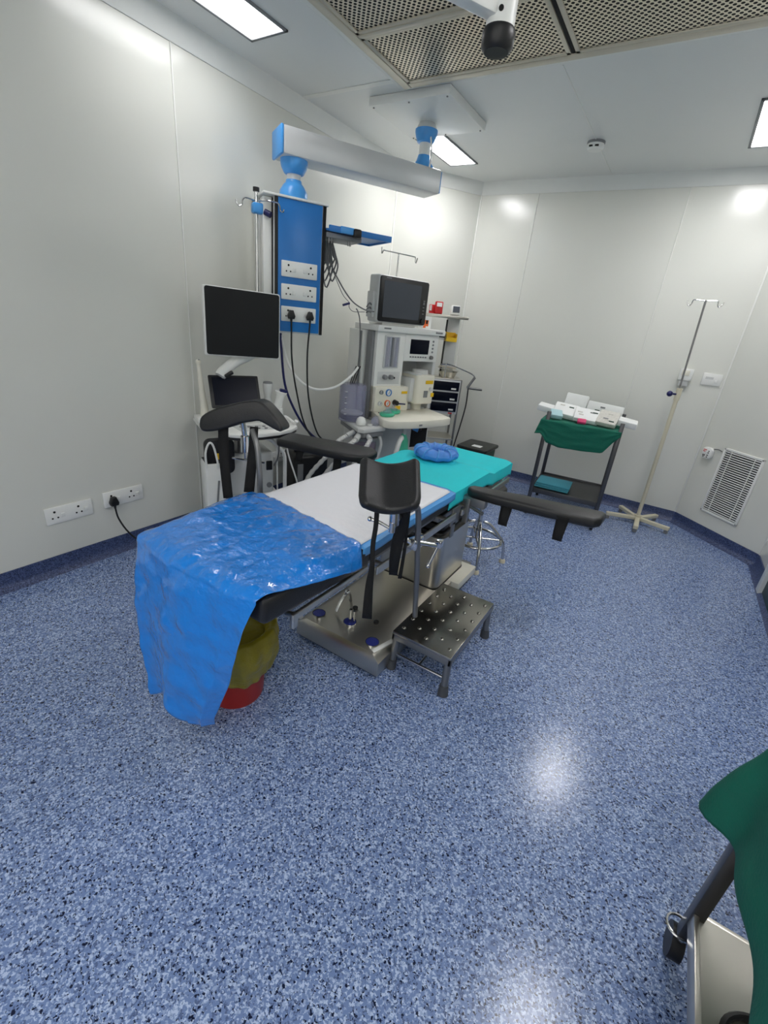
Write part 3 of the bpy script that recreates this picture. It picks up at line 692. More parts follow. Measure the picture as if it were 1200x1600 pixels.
# head ring in a blue bouffant cap
t = thing('head_ring', 'ring-shaped head rest wrapped in a crinkled blue cap on the teal sheet', 'head rest', (-1.13, 2.48, .792))
b = MB(); nu, nv = 48, 16
def ringf(u, v):
    a, c = u*2*PI, v*2*PI; r = .043*(1+.16*math.sin(a*9+2*math.sin(c))*.6+.1*nz(math.cos(a)*3, math.sin(a)*3, 2, c))
    R_ = .093
    return Vector(((R_+r*math.cos(c))*math.cos(a), (R_+r*math.cos(c))*math.sin(a), (.036+r*.75*math.sin(c))))
b.grid(lambda u, v: ringf(u, v), nu, nv+1, closed_u=True); b.build('cap_wrap', 'cap', t, ang=180)
MB().lathe([(.005, .012), (.06, .012), (.07, .022), (.005, .02)]).build('ring_centre', 'cap', t)
for i in range(10):
    a = i*2*PI/10+.2
    MB().tube([((.093+.046*math.cos(c))*math.cos(a+.06*c), (.093+.046*math.cos(c))*math.sin(a+.06*c), (.036+.036*math.sin(c))) for c in (-.4, .2, .8, 1.4, 2.0, 2.7)], .004, 6).build('gathered_fold', 'bluefab', t)

# ------------------------------------------------------------------ waste bucket, step stool, revolving stool
t = thing('waste_bucket', 'red waste bucket with a yellow bag liner under the foot end of the table', 'bucket', (-1.235, 1.0, 0))
MB().lathe([(.02, 0), (.108, 0), (.112, .01), (.132, .29), (.138, .295), (.138, .30), (.128, .30), (.108, .012), (.02, .012)], n=40).build('bucket', 'red', t)
b = MB()
def bag(u, v):
    a = u*2*PI; prof = [(.105, .2), (.112, .28), (.125, .335), (.148, .365), (.168, .36), (.182, .31), (.178, .25), (.156, .19), (.142, .14)]
    q = v*(len(prof)-1); i = min(len(prof)-2, int(q)); f_ = q-i
    r = prof[i][0]*(1-f_)+prof[i+1][0]*f_; z = prof[i][1]*(1-f_)+prof[i+1][1]*f_
    r *= 1+.09*nz(math.cos(a)*2.2, math.sin(a)*2.2, 1.3, z*5)*min(1, v*1.5)**2+.03*math.sin(a*17+z*20)*v
    z += .03*nz(math.cos(a)*2, math.sin(a)*2, 1, 4)*(v if v < .6 else 1)
    return Vector((r*math.cos(a), r*math.sin(a), z))
b.grid(bag, 90, 40, closed_u=True); b.build('bag_liner', 'yellowbag', t, thick=.0015, ang=180)
MB().lathe([(.005, .25), (.118, .27), (.122, .31), (.08, .325), (.005, .33)]).build('liner_folds', 'yellowbag', t)

t = thing('step_stool', 'low steel step stool with a studded top beside the table base', 'step stool', (-.637, 1.81, 0))
q = MB(); q.box((0, 0, .209), (.302, .545, .018), .004)
for i in range(5):
    for j_ in range(6):
        x = -.12+i*.06; y = -.22+j_*.088+(.044 if i % 2 else 0)
        if y < .25: q.sph((x, y, .2185), .0105, (1, 1, .5), 10)
q.build('studded_top', 'stool', t)
q = MB()
for a, c in (((-.151, -.272, .17), (-.139, .272, .205)), ((.139, -.272, .17), (.151, .272, .205)), ((-.151, -.272, .17), (.151, -.26, .205)), ((-.151, .26, .17), (.151, .272, .205))): q.ab(a, c, .002)
q.build('apron', 'dsteel', t)
for sx in (-1, 1):
    for sy in (-1, 1):
        lg = MB().cyl((sx*.133, sy*.25, .18), (sx*.14, sy*.262, .02), .017).build('leg', 'dsteel', t)
        MB().cyl((sx*.138, sy*.26, .05), (sx*.141, sy*.264, 0), .021, .025).build('rubber_foot', 'rubber', lg)
for sy in (-1, 1): MB().cyl((-.135, sy*.256, .085), (.135, sy*.256, .085), .007).build('stretcher', 'chrome', t)
MB().cyl((0, -.256, .085), (0, .256, .085), .007).build('stretcher', 'chrome', t)

t = thing('revolving_stool', 'chrome revolving stool base with a foot ring behind the table column', 'stool', (-.90, 2.88, 0))
MB().tube([(.175*math.cos(a*PI/12), .175*math.sin(a*PI/12), .17) for a in range(24)], .011, 10, True, 1).build('foot_ring', 'chrome', t)
for d_ in (28, 118, 208, 298):
    a = math.radians(d_); ca, sa = math.cos(a), math.sin(a)
    lg = MB().tube([(.03*ca, .03*sa, .30), (.08*ca, .08*sa, .28), (.165*ca, .165*sa, .19), (.2*ca, .2*sa, .13), (.215*ca, .215*sa, .02)], .0115, 10).build('leg', 'chrome', t)
    MB().lathe([(.005, 0), (.024, 0), (.022, .018), (.014, .026), (.005, .026)], (.215*ca, .215*sa, 0), 16).build('foot', 'ivory', lg)
for d_ in (28, 118): 
    a = math.radians(d_); MB().cyl((-.17*math.cos(a), -.17*math.sin(a), .17), (.17*math.cos(a), .17*math.sin(a), .17), .008).build('cross_bar', 'chrome', t)
MB().cyl((0, 0, .17), (0, 0, .53), .016).build('screw_post', 'chrome', t)
MB().lathe([(.01, .53), (.13, .53), (.14, .54), (.14, .565), (.13, .575), (.01, .575)], n=32).build('seat', 'black', t)

# ------------------------------------------------------------------ ultrasound cart (left)
RU = math.radians(64)
t = thing('ultrasound_cart', 'white ultrasound cart with two dark screens standing by the left wall', 'ultrasound machine', (-2.31, 2.1, 0), RU)
q = MB(); q.slab([(-.23, .0), (-.225, -.1), (-.2, -.16), (-.13, -.195), (.0, -.19), (.12, -.16), (.23, -.1), (.3, -.02), (.31, .06), (.28, .2), (.2, .36), (-.2, .36)], .772, .80, .009); pan = q.build('control_panel', 'white', t)
q = MB(); q.slab([(-.225, .0), (-.22, -.1), (-.196, -.155), (-.13, -.19), (.0, -.185), (.12, -.155), (.225, -.095), (.292, -.02), (.3, .06), (.27, .2), (.19, .35), (-.19, .35)], .757, .774); q.build('panel_underside', 'blackp', pan)
q = MB(); q.slab([(-.12, -.12), (.1, -.1), (.2, -.04), (.18, .04), (-.14, .04)], .80, .803); q.build('keyboard_recess', 'lgrey', pan)
q = MB()
for i in range(5):
    for j_ in range(2): q.cyl((-.09+i*.05, -.07+j_*.05, .802), (-.09+i*.05, -.07+j_*.05, .808), .011, n=12)
q.cyl((.17, -.05, .80), (.17, -.05, .815), .016); q.build('key', 'mgrey', pan)
TS = Matrix.Translation((-.085, .085, .915)) @ rotm(-.42, 0, 0)
q = MB(); q.box((0, 0, .1), (.325, .022, .215), .008, mtx=TS); ts = q.build('touch_screen', 'blackp', t)
q = MB(); q.box((0, -.0125, .1), (.285, .003, .18), mtx=TS); q.build('touch_glass', 'navy', ts)
MB().box((-.07, .13, .86), (.3, .1, .13), .02).build('screen_mount', 'lgrey', t)
q = MB(); q.tube([(-.14, .2, .82), (-.145, .2, 1.0), (-.15, .18, 1.10)], .036, 16); q.build('arm_post', 'white', t)
q = MB(); q.tube([(-.175, .14, 1.105), (-.15, .15, 1.135), (-.06, .18, 1.195), (.03, .2, 1.235), (.06, .2, 1.26), (.04, .17, 1.33)], .034, 16); arm = q.build('monitor_arm', 'white', t)
MB().box((-.125, .118, 1.12), (.06, .03, .022), .006, rot=(0, -.5, 0)).build('arm_grip', 'blackp', arm)
MS = Matrix.Translation((-.03, .1, 1.232)) @ rotm(-.04, .018, 0)
q = MB(); q.box((0, .012, .198), (.478, .045, .40), .012, mtx=MS); mo = q.build('main_monitor', 'white', t)
q = MB(); q.slab(rrect(-.229, .006, .229, .392, .014), .0, .004, .0, MS @ XZ(-.0105)); q.build('monitor_glass', 'screen', mo)
MB().box((-.03, .13, 1.42), (.14, .05, .14), .015).build('monitor_mount', 'white', t)
# body
q = MB(); q.ab((-.2, .06, .28), (.16, .5, .60), .03, 3); bd = q.build('cart_body', 'lgrey', t)
MB().box((-.03, .057, .45), (.02, .004, .13)).build('vent_slot', 'mgrey', bd)
q = MB(); q.ab((-.19, .05, .12), (.2, .48, .29), .03, 3); q.build('lower_housing', 'white', t)
q = MB(); q.cyl((.02, .04, .24), (.1, .04, .24), .035); q.cyl((-.07, .05, .2), (-.04, .04, .25), .025); q.build('connector', 'white', t)
MB().cyl((.12, .055, .35), (.12, .05, .35), .02).build('round_badge', 'mgrey', t)
q = MB(); q.box((.12, .052, .5), (.045, .012, .07), .01); q.build('side_lock', 'blackp', t)
q = MB(); q.cyl((-.06, .1, .6), (-.06, .1, .76), .05); q.cyl((-.06, .03, .66), (-.06, .03, .75), .03); q.build('lift_column', 'dsteel', t)
q = MB(); q.ab((-.34, -.06, .2), (-.19, .1, .58), .02); hol = q.build('side_pocket', 'white', t)
q = MB(); q.box((-.265, -.063, .38), (.012, .004, .16), rot=(0, .1, 0)); q.build('marking', 'mgrey', hol)
MB().ab((-.33, -.05, .575), (-.2, .09, .582)).build('pocket_mouth', 'blackp', hol)
q = MB(); q.slab(rrect(-.33, .49, -.14, .73, .04), -.05, .0, .01, XZ(-.03)); q.build('rear_cover', 'blackp', t)
MB().box((-.24, -.04, .62), (.05, .01, .04), .003).build('yellow_tag', 'yellow', t)
MB().tube([(-.33, -.07, .55), (-.335, -.08, .66), (-.31, -.085, .725), (-.285, -.085, .70), (-.265, -.08, .6), (-.26, -.07, .55)], .007, 8).build('cable_hook', 'white', t)
q = MB(); q.tube([(.0, .1, .70), (.06, .08, .70), (.13, .06, .69), (.2, .06, .62), (.235, .06, .56), (.24, .06, .40), (.24, .06, .13)], .014, 10); q.tube([(.19, .1, .75), (.195, .1, .5), (.2, .1, .13)], .006); q.build('push_handle', 'white', t)
q = MB(); q.ab((-.28, -.05, .07), (.28, .48, .13), .03, 3); q.build('cart_base', 'mgrey', t)
for x in (-.23, .23):
    for y in (.0, .42): MB().cyl((x-.018, y, .04), (x+.018, y, .04), .04).build('caster', 'blackp', t)
# probes
q = MB(); q.tube([(-.275, .2, .80), (-.272, .2, .88), (-.28, .2, .97), (-.288, .2, 1.08), (-.293, .2, 1.17)], lambda v: .03-.018*min(1, v*1.15), 12); q.sph((-.294, .2, 1.18), .017); pr = q.build('ultrasound_probe', 'cream', t)
q = MB(); q.slab([(-.33, .1), (-.19, .1), (-.19, .28), (-.33, .28)], .80, .83, .01); q.slab([(-.33, .05), (-.19, .05), (-.19, .3), (-.33, .3)], .775, .802, .006); q.build('probe_holder', 'white', t)
MB().cyl((-.295, .2, 1.19), (-.29, .19, 1.192), .006).build('probe_tip', 'mgrey', pr)
q = MB(); q.lathe([(.005, 0), (.03, 0), (.03, .05), (.022, .07), (.03, .1), (.036, .15), (.032, .16), (.005, .16)], (.15, .17, .90)); pr = q.build('ultrasound_probe', 'lgrey', t)
MB().lathe([(.005, 0), (.033, 0), (.03, .012), (.005, .016)], (.15, .17, 1.057)).build('probe_head', 'mgrey', pr)
q = MB(); q.lathe([(.005, 0), (.026, 0), (.03, .02), (.026, .06), (.03, .1), (.042, .125), (.005, .13)], (.20, .12, .89), mtx=rotm(.1, .2, 0)); pr = q.build('ultrasound_probe', 'white', t)
MB().box((.238, .1, 1.02), (.05, .03, .022), .006, rot=(0, .2, 0)).build('probe_head', 'bcable', pr)
q = MB()
for x, y in ((.15, .17), (.20, .12)): q.lathe([(.02, 0), (.045, 0), (.04, .1), (.034, .1), (.02, .02)], (x, y, .80))
q.build('probe_cup', 'white', t)
MB().box((.165, .1, .875), (.05, .02, .025), .004).build('blue_label', 'bcable', t)
q = MB(); q.cyl((.25, .06, .80), (.26, .05, .84), .018); q.cyl((.29, .02, .80), (.30, .0, .83), .014); q.tube([(.22, .09, .83), (.24, .05, .85), (.28, .0, .82)], .009); q.build('cable_plug', 'white', t)
for i, pts in enumerate(([(.18, .02, .77), (.185, .03, .66), (.175, .03, .56), (.15, .04, .50)], [(.22, .02, .77), (.24, .0, .6), (.3, -.02, .4), (.36, .0, .2)])): MB().tube(pts, .006).build('probe_cable', 'gcable' if i == 0 else 'white', t)

# black suction unit between the ultrasound cart and anaesthesia machine
t = thing('suction_unit', 'black box-shaped suction unit on the floor behind the left arm board', 'suction unit', (-2.46, 2.80, 0), RU)
MB().box((0, 0, .27), (.30, .26, .40), .03, seg=3).build('housing', 'blackp', t)
MB().box((-.1, -.132, .3), (.05, .01, .2), .004).build('side_strip', 'mgrey', t)
MB().box((-.05, -.01, .48), (.12, .03, .03), .01).build('handle', 'blackp', t)
for x in (-.11, .11):
    for y in (-.09, .09): MB().cyl((x, y, 0), (x, y, .075), .022).build('foot', 'rubber', t)

# ------------------------------------------------------------------ anaesthesia machine
RA = math.radians(70.7)
t = thing('anaesthesia_machine', 'tall white anaesthesia machine with flow meters and a work shelf in the back left corner', 'anaesthesia machine', (-2.17, 3.3, 0), RA)
q = MB(); q.ab((-.03, -.2, .06), (.70, .36, .15), .02, 3); q.build('machine_base', 'mgrey', t)
for x in (.03, .64):
    for y in (-.14, .3): MB().cyl((x-.02, y, .045), (x+.02, y, .045), .045).build('caster', 'blackp', t)
q = MB(); q.ab((.02, -.04, .15), (.68, .36, .74), .01); bd = q.build('lower_cabinet', 'lgrey', t)
q = MB(); q.ab((.46, -.045, .45), (.66, -.04, .69)); q.build('cabinet_opening', 'dark', bd)
q = MB(); q.slab([(.69, .02), (.03, .04), (-.09, -.26), (-.10, -.31), (-.085, -.355), (-.04, -.385), (.1, -.42), (.3, -.43), (.5, -.415), (.585, -.395), (.605, -.37)], .735, .80, .012); q.build('work_shelf', 'cream', t)
MB().box((.2, -.431, .765), (.03, .006, .014), .001).build('logo_mark', 'mgrey', t)
q = MB(); q.ab((0, 0, .80), (.31, .33, 1.015)); q.ab((-.0, -.035, .80), (.385, .3, 1.012), .01); lp = q.build('gauge_panel', 'cream', t)
def dial(x, z, r, rim, face, y=-.035):
    g_ = MB(); g_.lathe([(r*.8, 0), (r, 0), (r, .014), (r*.8, .014)], (x, y, z), 24, rotm(PI/2, 0, 0), close=True); o_ = g_.build('gauge', rim, lp)
    MB().cyl((x, y, z), (x, y-.008, z), r*.85, n=24).build('gauge_face', face, lp)
    MB().box((x+.004, y-.0095, z), (.003, .001, r*1.1), rot=(0, .5, 0)).build('needle', 'blackp', lp)
dial(.141, .964, .03, 'blue', 'paper'); dial(.136, .872, .028, 'orange', 'paper'); dial(.06, .968, .018, 'mgrey', 'lgrey'); dial(.055, .872, .02, 'lgrey', 'paper')
q = MB(); q.cyl((.222, -.035, .876), (.222, -.075, .876), .026, .02); q.build('selector_knob', 'blackp', lp)
MB().box((.30, -.037, .862), (.1, .006, .012), rot=(0, .1, 0)).build('blue_marking', 'bcable', lp)
MB().box((.325, -.037, .962), (.065, .003, .022)).build('yellow_label', 'yellow', lp)
MB().box((.26, -.037, .83), (.07, .003, .03)).build('yellow_label', 'yellow', lp)
q = MB(); q.ab((0, .0, 1.012), (.303, .36, 1.452), .004); fl = q.build('flowmeter_housing', 'white', t)
MB().ab((.035, -.004, 1.03), (.275, .002, 1.135), .002).build('valve_recess', 'lgrey', fl)
for x in (.103, .168):
    q = MB(); q.cyl((x, .0, 1.09), (x, -.035, 1.09), .021, .018); q.build('flow_knob', 'mgrey', fl)
MB().cyl((.205, 0, 1.085), (.205, -.02, 1.085), .009).build('flow_knob', 'blackp', fl)
q = MB(); q.ab((.078, -.010, 1.163), (.24, .0, 1.425), .004); wf = q.build('flowmeter_bezel', 'lgrey', fl)
MB().ab((.09, -.013, 1.172), (.228, -.009, 1.415)).build('flowmeter_glass', 'smoke', fl)
for x in (.112, .159, .206): MB().cyl((x, -.014, 1.18), (x, -.014, 1.41), .011).build('flow_tube', 'clear' if x != .159 else 'mgrey', fl)
q = MB(); q.ab((.303, .0, 1.225), (.70, .36, 1.452), .004); sc = q.build('ventilator_head', 'white', t)
MB().ab((.367, -.006, 1.288), (.584, .001, 1.408), .002).build('display', 'navy', sc)
q = MB()
for i in range(7): q.box((.38+i*.03, -.003, 1.263), (.018, .007, .012), .002)
for i in range(4): q.cyl((.635, 0, 1.40-i*.03), (.635, -.005, 1.40-i*.03), .009, n=10)
q.build('button', 'mgrey', sc)
MB().cyl((.625, 0, 1.263), (.625, -.022, 1.263), .018, .015).build('control_knob', 'dsteel', sc)
q = MB(); q.ab((.303, .22, .80), (.70, .36, 1.226), .004); q.ab((.665, .0, .80), (.70, .3, 1.226), .004); q.build('niche_wall', 'lgrey', t)
q = MB(); q.slab(rrect(.41, -.10, .63, .14, .03), .865, 1.12, .012); vp = q.build('vaporizer', 'cream', t)
q = MB(); q.ab((.365, -.06, .88), (.415, .12, 1.09), .01); q.build('side_block', 'lgrey', vp)
q = MB(); q.cyl((.535, .02, 1.12), (.535, .02, 1.155), .075, .07); q.ab((.40, -.08, 1.115), (.47, .1, 1.13), .004); q.build('dial_cap', 'lgrey', vp)
MB().ab((.51, -.104, 1.045), (.60, -.099, 1.075)).build('yellow_label', 'yellow', vp)
MB().ab((.59, -.104, .93), (.625, -.099, .965)).build('yellow_label', 'yellow', vp)
q = MB(); q.ab((.50, -.105, .925), (.545, -.099, .985)); q.build('fill_window', 'mgrey', vp)
MB().cyl((.575, -.1, 1.0), (.575, -.118, 1.0), .017).build('fill_cap', 'lgrey', vp)
MB().cyl((.53, .02, .80), (.53, .02, .87), .05).build('vaporizer_stem', 'cream', vp)
MB().ab((-.025, -.035, 1.452), (.74, .3, 1.50), .006).build('top_shelf', 'white', t)
q = MB(); q.box((.07, -.037, 1.478), (.07, .004, .012)); q.box((.66, -.037, 1.476), (.08, .004, .014)); q.build('shelf_marking', 'mgrey', t)
q = MB(); q.ab((-.055, .12, .30), (-.002, .33, 1.45), .006); sp = q.build('side_pillar', 'white', t)
MB().ab((-.058, .14, .32), (-.05, .165, 1.44)).build('pillar_groove', 'mgrey', sp)
MB().ab((-.03, .03, .3), (-.002, .1, 1.45), .004).build('side_channel', 'mgrey', sp)
# breathing tray, bellows, absorber canister
q = MB(); q.slab([(-.02, .14), (-.2, .2), (-.33, -.28), (-.3, -.32), (-.07, -.30), (-.03, -.2)], .70, .735, .01); tr = q.build('breathing_tray', 'lgrey', t)
q = MB(); q.slab([(-.03, .13), (-.19, .18), (-.31, -.27), (-.29, -.305), (-.08, -.285), (-.04, -.2)], .66, .698, .004); q.build('tray_underside', 'mgrey', tr)
BX, BY = -.205, .0
q = MB(); q.lathe([(.106, .74), (.112, .74), (.112, 1.02), (.10, 1.035), (.02, 1.035), (.02, 1.03), (.098, 1.03), (.106, 1.018)], (BX, BY, 0), 28, close=True); be = q.build('bellows_dome', 'smoke', t)
q = MB(); q.lathe([(.01, .79), (.09, .79), (.095, .80), (.09, .81), (.01, .81)], (BX, BY, 0)); q.build('bellows_disc', 'white', be)
q = MB()
for i in range(3): q.lathe([(.02, .745+i*.014), (.085, .745+i*.014), (.094, .752+i*.014), (.085, .759+i*.014), (.02, .759+i*.014)], (BX, BY, 0))
q.build('black_bellows', 'cable', be)
q = MB()
for i in range(5): q.box((BX-.10, BY-.05, .80+i*.045), (.02, .012, .004))
q.build('scale_mark', 'white', be)
for (x, y, r, z, m_) in ((-.24, -.19, .042, .77, 'white'), (-.12, -.22, .036, .765, 'clear'), (-.06, -.16, .045, .76, 'clear')):
    MB().lathe([(.004, -.03), (r*.9, -.03), (r, -.01), (r*.8, .02), (r*.4, .034), (.004, .036)], (x, y, z)).build('valve_dome' if m_ == 'clear' else 'valve_cap', m_, tr)
MB().cyl((-.17, -.22, .737), (-.17, -.22, .75), .022).build('valve_seat', 'lgrey', tr)
MB().tube([(-.03, -.12, .745), (.0, -.1, .775), (.03, -.07, .80)], .008).build('lever', 'blackp', tr)
q = MB(); q.lathe([(.01, .45), (.09, .45), (.093, .46), (.093, .62), (.01, .62)], (-.18, -.18, 0), 28); q.build('absorber_canister', 'pinkg', tr)
q = MB(); q.lathe([(.093, .44), (.099, .44), (.099, .625), (.093, .625)], (-.18, -.18, 0), 28, close=True); q.build('canister_glass', 'clear', tr)
q = MB(); q.lathe([(.01, .615), (.104, .615), (.106, .64), (.06, .66), (.01, .665)], (-.18, -.18, 0), 28); q.build('canister_lid', 'mgrey', tr)
q = MB(); q.lathe([(.01, .41), (.1, .41), (.1, .45), (.01, .45)], (-.18, -.18, 0), 28); q.build('canister_base', 'blackp', tr)
q = MB(); q.cyl((-.29, -.25, .68), (-.36, -.3, .65), .024); q.cyl((-.3, -.18, .68), (-.38, -.2, .66), .022); q.cyl((-.24, -.3, .67), (-.26, -.36, .66), .02); q.build('tube_connector', 'lgrey', tr)
for i, pts in enumerate(([(-.36, -.3, .65), (-.42, -.31, .62), (-.50, -.28, .5), (-.6, -.22, .34), (-.66, -.2, .2)], [(-.38, -.2, .66), (-.46, -.2, .62), (-.55, -.18, .5), (-.66, -.14, .36), (-.74, -.12, .2)], [(-.26, -.36, .66), (-.32, -.38, .6), (-.38, -.34, .48), (-.43, -.3, .3), (-.46, -.28, .15)])):
    q = MB(); S = spline([Vector(p) for p in pts], 14)
    q.tube(S, lambda v: .0175+.0022*math.sin(v*len(S)*1.55), 10, smooth=1); q.build('breathing_hose', 'hose', t)
q = MB(); q.tube([(-.1, -.25, .68), (-.1, -.3, .6), (-.12, -.3, .5), (-.14, -.28, .3)], .013, 10); q.build('support_arm', 'lgrey', t)
q = MB(); q.tube([(.12, -.3, .62), (.09, -.33, .64), (.04, -.36, .6), (.015, -.36, .5), (.0, -.34, .38)], .021, 12); q.build('elbow_hose', 'white', t)
q = MB(); q.lathe([(.008, 0), (.02, .01), (.05, -.05), (.062, -.14), (.05, -.24), (.02, -.3), (.008, -.3)], (.14, -.3, .66), 18, Matrix.Diagonal((1, .6, 1, 1))); q.build('reservoir_bag', 'mint', t)
q = MB(); q.cyl((.14, -.3, .66), (.14, -.3, .735), .016); q.build('bag_mount', 'lgrey', t)
q = MB(); q.tube([(.35, -.06, .70), (.35, -.16, .69), (.37, -.24, .675), (.4, -.22, .67)], .012); q.build('suction_lead', 'blackp', t)
MB().cyl((.33, -.2, .68), (.36, -.24, .665), .018).build('blue_connector', 'lblue', t)
# drip hook on the machine
q = MB(); q.cyl((.30, .2, 1.5), (.30, .2, 2.05), .006); q.tube([(.12, .2, 2.075), (.125, .2, 2.03), (.14, .2, 2.055), (.16, .2, 2.055), (.3, .2, 2.055), (.46, .2, 2.055), (.485, .2, 2.05), (.49, .2, 2.02), (.5, .2, 2.015), (.51, .2, 2.05)], .005, 6); q.build('drip_hook', 'chrome', t)
q = MB(); q.tube([(-.09, .2, 1.6), (-.1, .16, 1.58), (-.1, .12, 1.5), (-.1, .1, 1.3), (-.12, .08, 1.1), (-.13, .05, .9)], .005); q.build('side_cable', 'gcable', t)
q = MB()
for i in range(3): q.tube([(-.08-.02*i, .1, 1.16), (-.12-.02*i, .08, 1.1), (-.16-.02*i, .06, 1.02)], .006)
q.build('gas_hose_tail', 'blackp', t)
# masks on the work shelf
for (x, y, lab) in ((.155, -.06, 'mint green breathing mask on the work shelf, the one against the gauge panel'), (.02, -.145, 'mint green breathing mask on the work shelf, the one nearer the shelf edge')):
    v_ = Matrix.Rotation(RA, 3, 'Z') @ Vector((x, y-.05, 0))
    m_ = thing('breathing_mask', lab, 'mask', (v_.x-2.17, v_.y+3.3, .80), RA+.3, 'breathing masks on the work shelf')
    MB().tube([(.058*math.cos(a*PI/8), .045*math.sin(a*PI/8), .016) for a in range(16)], .016, 8, True, 1).build('cushion_rim', 'mint', m_)
    MB().lathe([(.05, .018), (.042, .042), (.018, .055), (.018, .075), (.012, .075)], n=18, mtx=Matrix.Diagonal((1, .8, 1, 1))).build('mask_shell', 'clear', m_)
# patient monitor on top
t = thing('patient_monitor', 'grey-framed patient monitor with a dark screen on top of the anaesthesia machine', 'monitor', (-2.17, 3.3, 1.50), RA)
MB().ab((.06, .03, 0), (.42, .22, .02), .005).build('foot', 'white', t)
MB().ab((-.03, .0, .018), (.507, .13, .365), .018, 3).build('casing', 'lgrey', t)
q = MB(); q.slab(rrect(-.02, .026, .497, .358, .02), 0, .010, .003, XZ(.002)); bz = q.build('bezel', 'blackp', t)
MB().ab((.02, -.0095, .06), (.415, -.007, .325)).build('screen', 'screen2', bz)
q = MB(); q.cyl((.458, -.008, .06), (.458, -.02, .06), .02, .018); q.build('dial', 'blackp', bz)
q = MB()
for i in range(5): q.box((.458, -.009, .115+i*.025), (.018, .003, .007))
q.box((.458, -.009, .2), (.012, .003, .012)); q.box((.06, -.009, .345), (.05, .002, .006)); q.build('button', 'mgrey', bz)
q = MB(); q.ab((-.055, .03, .05), (-.028, .11, .24), .006); q.build('module_rack', 'lgrey', t)
for i in range(3):
    MB().tube([(-.05, .05, .08+i*.03), (-.09, .02, .09+i*.03), (-.13, .0, .08+i*.02)], .006).build('lead_connector', 'gcable', t)
# small boxes beside the monitor
v_ = Matrix.Rotation(RA, 3, 'Z') @ Vector((.595, .1, 0))
t = thing('medicine_box', 'small white carton with orange print beside the patient monitor', 'carton', (v_.x-2.17, v_.y+3.3, 1.502), RA)
MB().box((0, 0, .05), (.1, .06, .1), .002).build('carton', 'paper', t)
q = MB(); q.box((-.01, -.031, .045), (.05, .002, .05)); q.box((-.03, -.031, .02), (.03, .003, .03)); q.build('orange_print', 'orange', t)
MB().box((-.005, -.0325, .055), (.02, .002, .03)).build('dark_print', 'dark', t)

# ------------------------------------------------------------------ stainless drawer cart in the corner
RC = math.radians(35)
t = thing('drawer_cart', 'stainless equipment cart with three dark drawers and a tall back post in the corner', 'cart', (-2.0, 4.35, 0), RC)
q = MB(); q.ab((-.13, .0, .70), (.172, .3, 1.04), .004); cab = q.build('cabinet', 'alu', t)
for i in range(3):
    z = .725+i*.105
    dr = MB().ab((-.112, -.012, z), (.155, .004, z+.088), .003).build('drawer', 'navy', t)
    MB().ab((.075, -.0145, z+.014), (.125, -.011, z+.03)).build('drawer_label', 'white', dr)
MB().ab((.08, -.003, .702), (.12, .0, .716)).build('red_sticker', 'redl', cab)
for x in (-.12, .17):
    for y in (.01, .29): 
        MB().cyl((x, y, .08), (x, y, 1.05), .011).build('leg', 'dsteel', t)
        MB().cyl((x-.012, y, .04), (x+.012, y, .04), .04).build('caster', 'blackp', t)
for z in (.12, .42): MB().ab((-.13, .0, z), (.18, .3, z+.018), .003).build('shelf', 'steel', t)
q = MB(); q.ab((-.02, .18, 1.04), (.10, .26, 1.62), .004); po = q.build('back_post', 'lgrey', t)
MB().ab((-.026, .185, 1.05), (-.019, .255, 1.6)).build('post_groove', 'dark', po)
MB().ab((-.28, .02, 1.612), (.15, .28, 1.64), .003).build('top_shelf', 'steel', t)
q = MB(); q.ab((-.15, .0, 1.04), (.18, .3, 1.052), .003); q.build('work_top', 'steel', t)
q = MB(); q.tube([(-.05, .06, 1.18), (.02, .06, 1.185), (.1, .04, 1.17), (.26, .0, 1.12), (.3, -.01, 1.09)], .007); q.cyl((.0, .06, 1.05), (.0, .06, 1.2), .008); q.build('side_arm', 'chrome', t)
q = MB(); q.cyl((.24, .0, .98), (.30, -.01, 1.09), .013); q.cyl((.24, .0, .98), (.40, .03, .97), .012); q.build('scope_handle', 'dsteel', t)
q = MB(); q.tube([(.25, .0, .98), (.26, .02, .8), (.24, .03, .6), (.22, .04, .45), (.2, .05, .3)], .007); q.build('cable', 'cable', t)
def cart_pt(x, y, z):
    v = Matrix.Rotation(RC, 3, 'Z') @ Vector((x, y, 0)); return (v.x-2.0, v.y+4.35, z)
t = thing('steel_bowl', 'shiny steel bowl with instruments on top of the drawer cart', 'bowl', cart_pt(.05, .17, 1.053), RC)
MB().lathe([(.01, 0), (.07, 0), (.095, .05), (.1, .055), (.09, .05), (.065, .006), (.01, .006)], n=28).build('bowl', 'steel', t)
MB().box((.0, .02, .075), (.2, .1, .006), .001, rot=(.05, .08, .2)).build('tray', 'steel', t)
MB().cyl((-.1, .02, .1), (.08, .0, .09), .008).build('instrument', 'beige', t)
t = thing('storage_bin', 'small yellow plastic picking bin hung on the cart post', 'bin', cart_pt(.016, .115, 1.40), RC)
q = MB(); q.ab((-.05, -.05, 0), (.055, .06, .008)); q.ab((-.05, -.05, 0), (-.043, .06, .075)); q.ab((.048, -.05, 0), (.055, .06, .075)); q.ab((-.05, .053, 0), (.055, .06, .085)); q.ab((-.05, -.055, 0), (.055, -.048, .04)); q.build('tub', 'yellow', t)
MB().box((0, .0, .02), (.09, .09, .03)).build('contents', 'orange', t)
t = thing('dark_tray', 'small black and grey tray beside the yellow bin behind the machine shelf', 'tray', cart_pt(-.1, .14, 1.43), RC)
MB().box((0, 0, .02), (.1, .1, .04), .004).build('tub', 'blackp', t); MB().box((0, 0, -.01), (.1, .1, .02), .004).build('holder', 'lgrey', t)
t = thing('red_device', 'red handheld box with a white label on the top shelf of the drawer cart', 'device', cart_pt(-.145, .1, 1.64), RC)
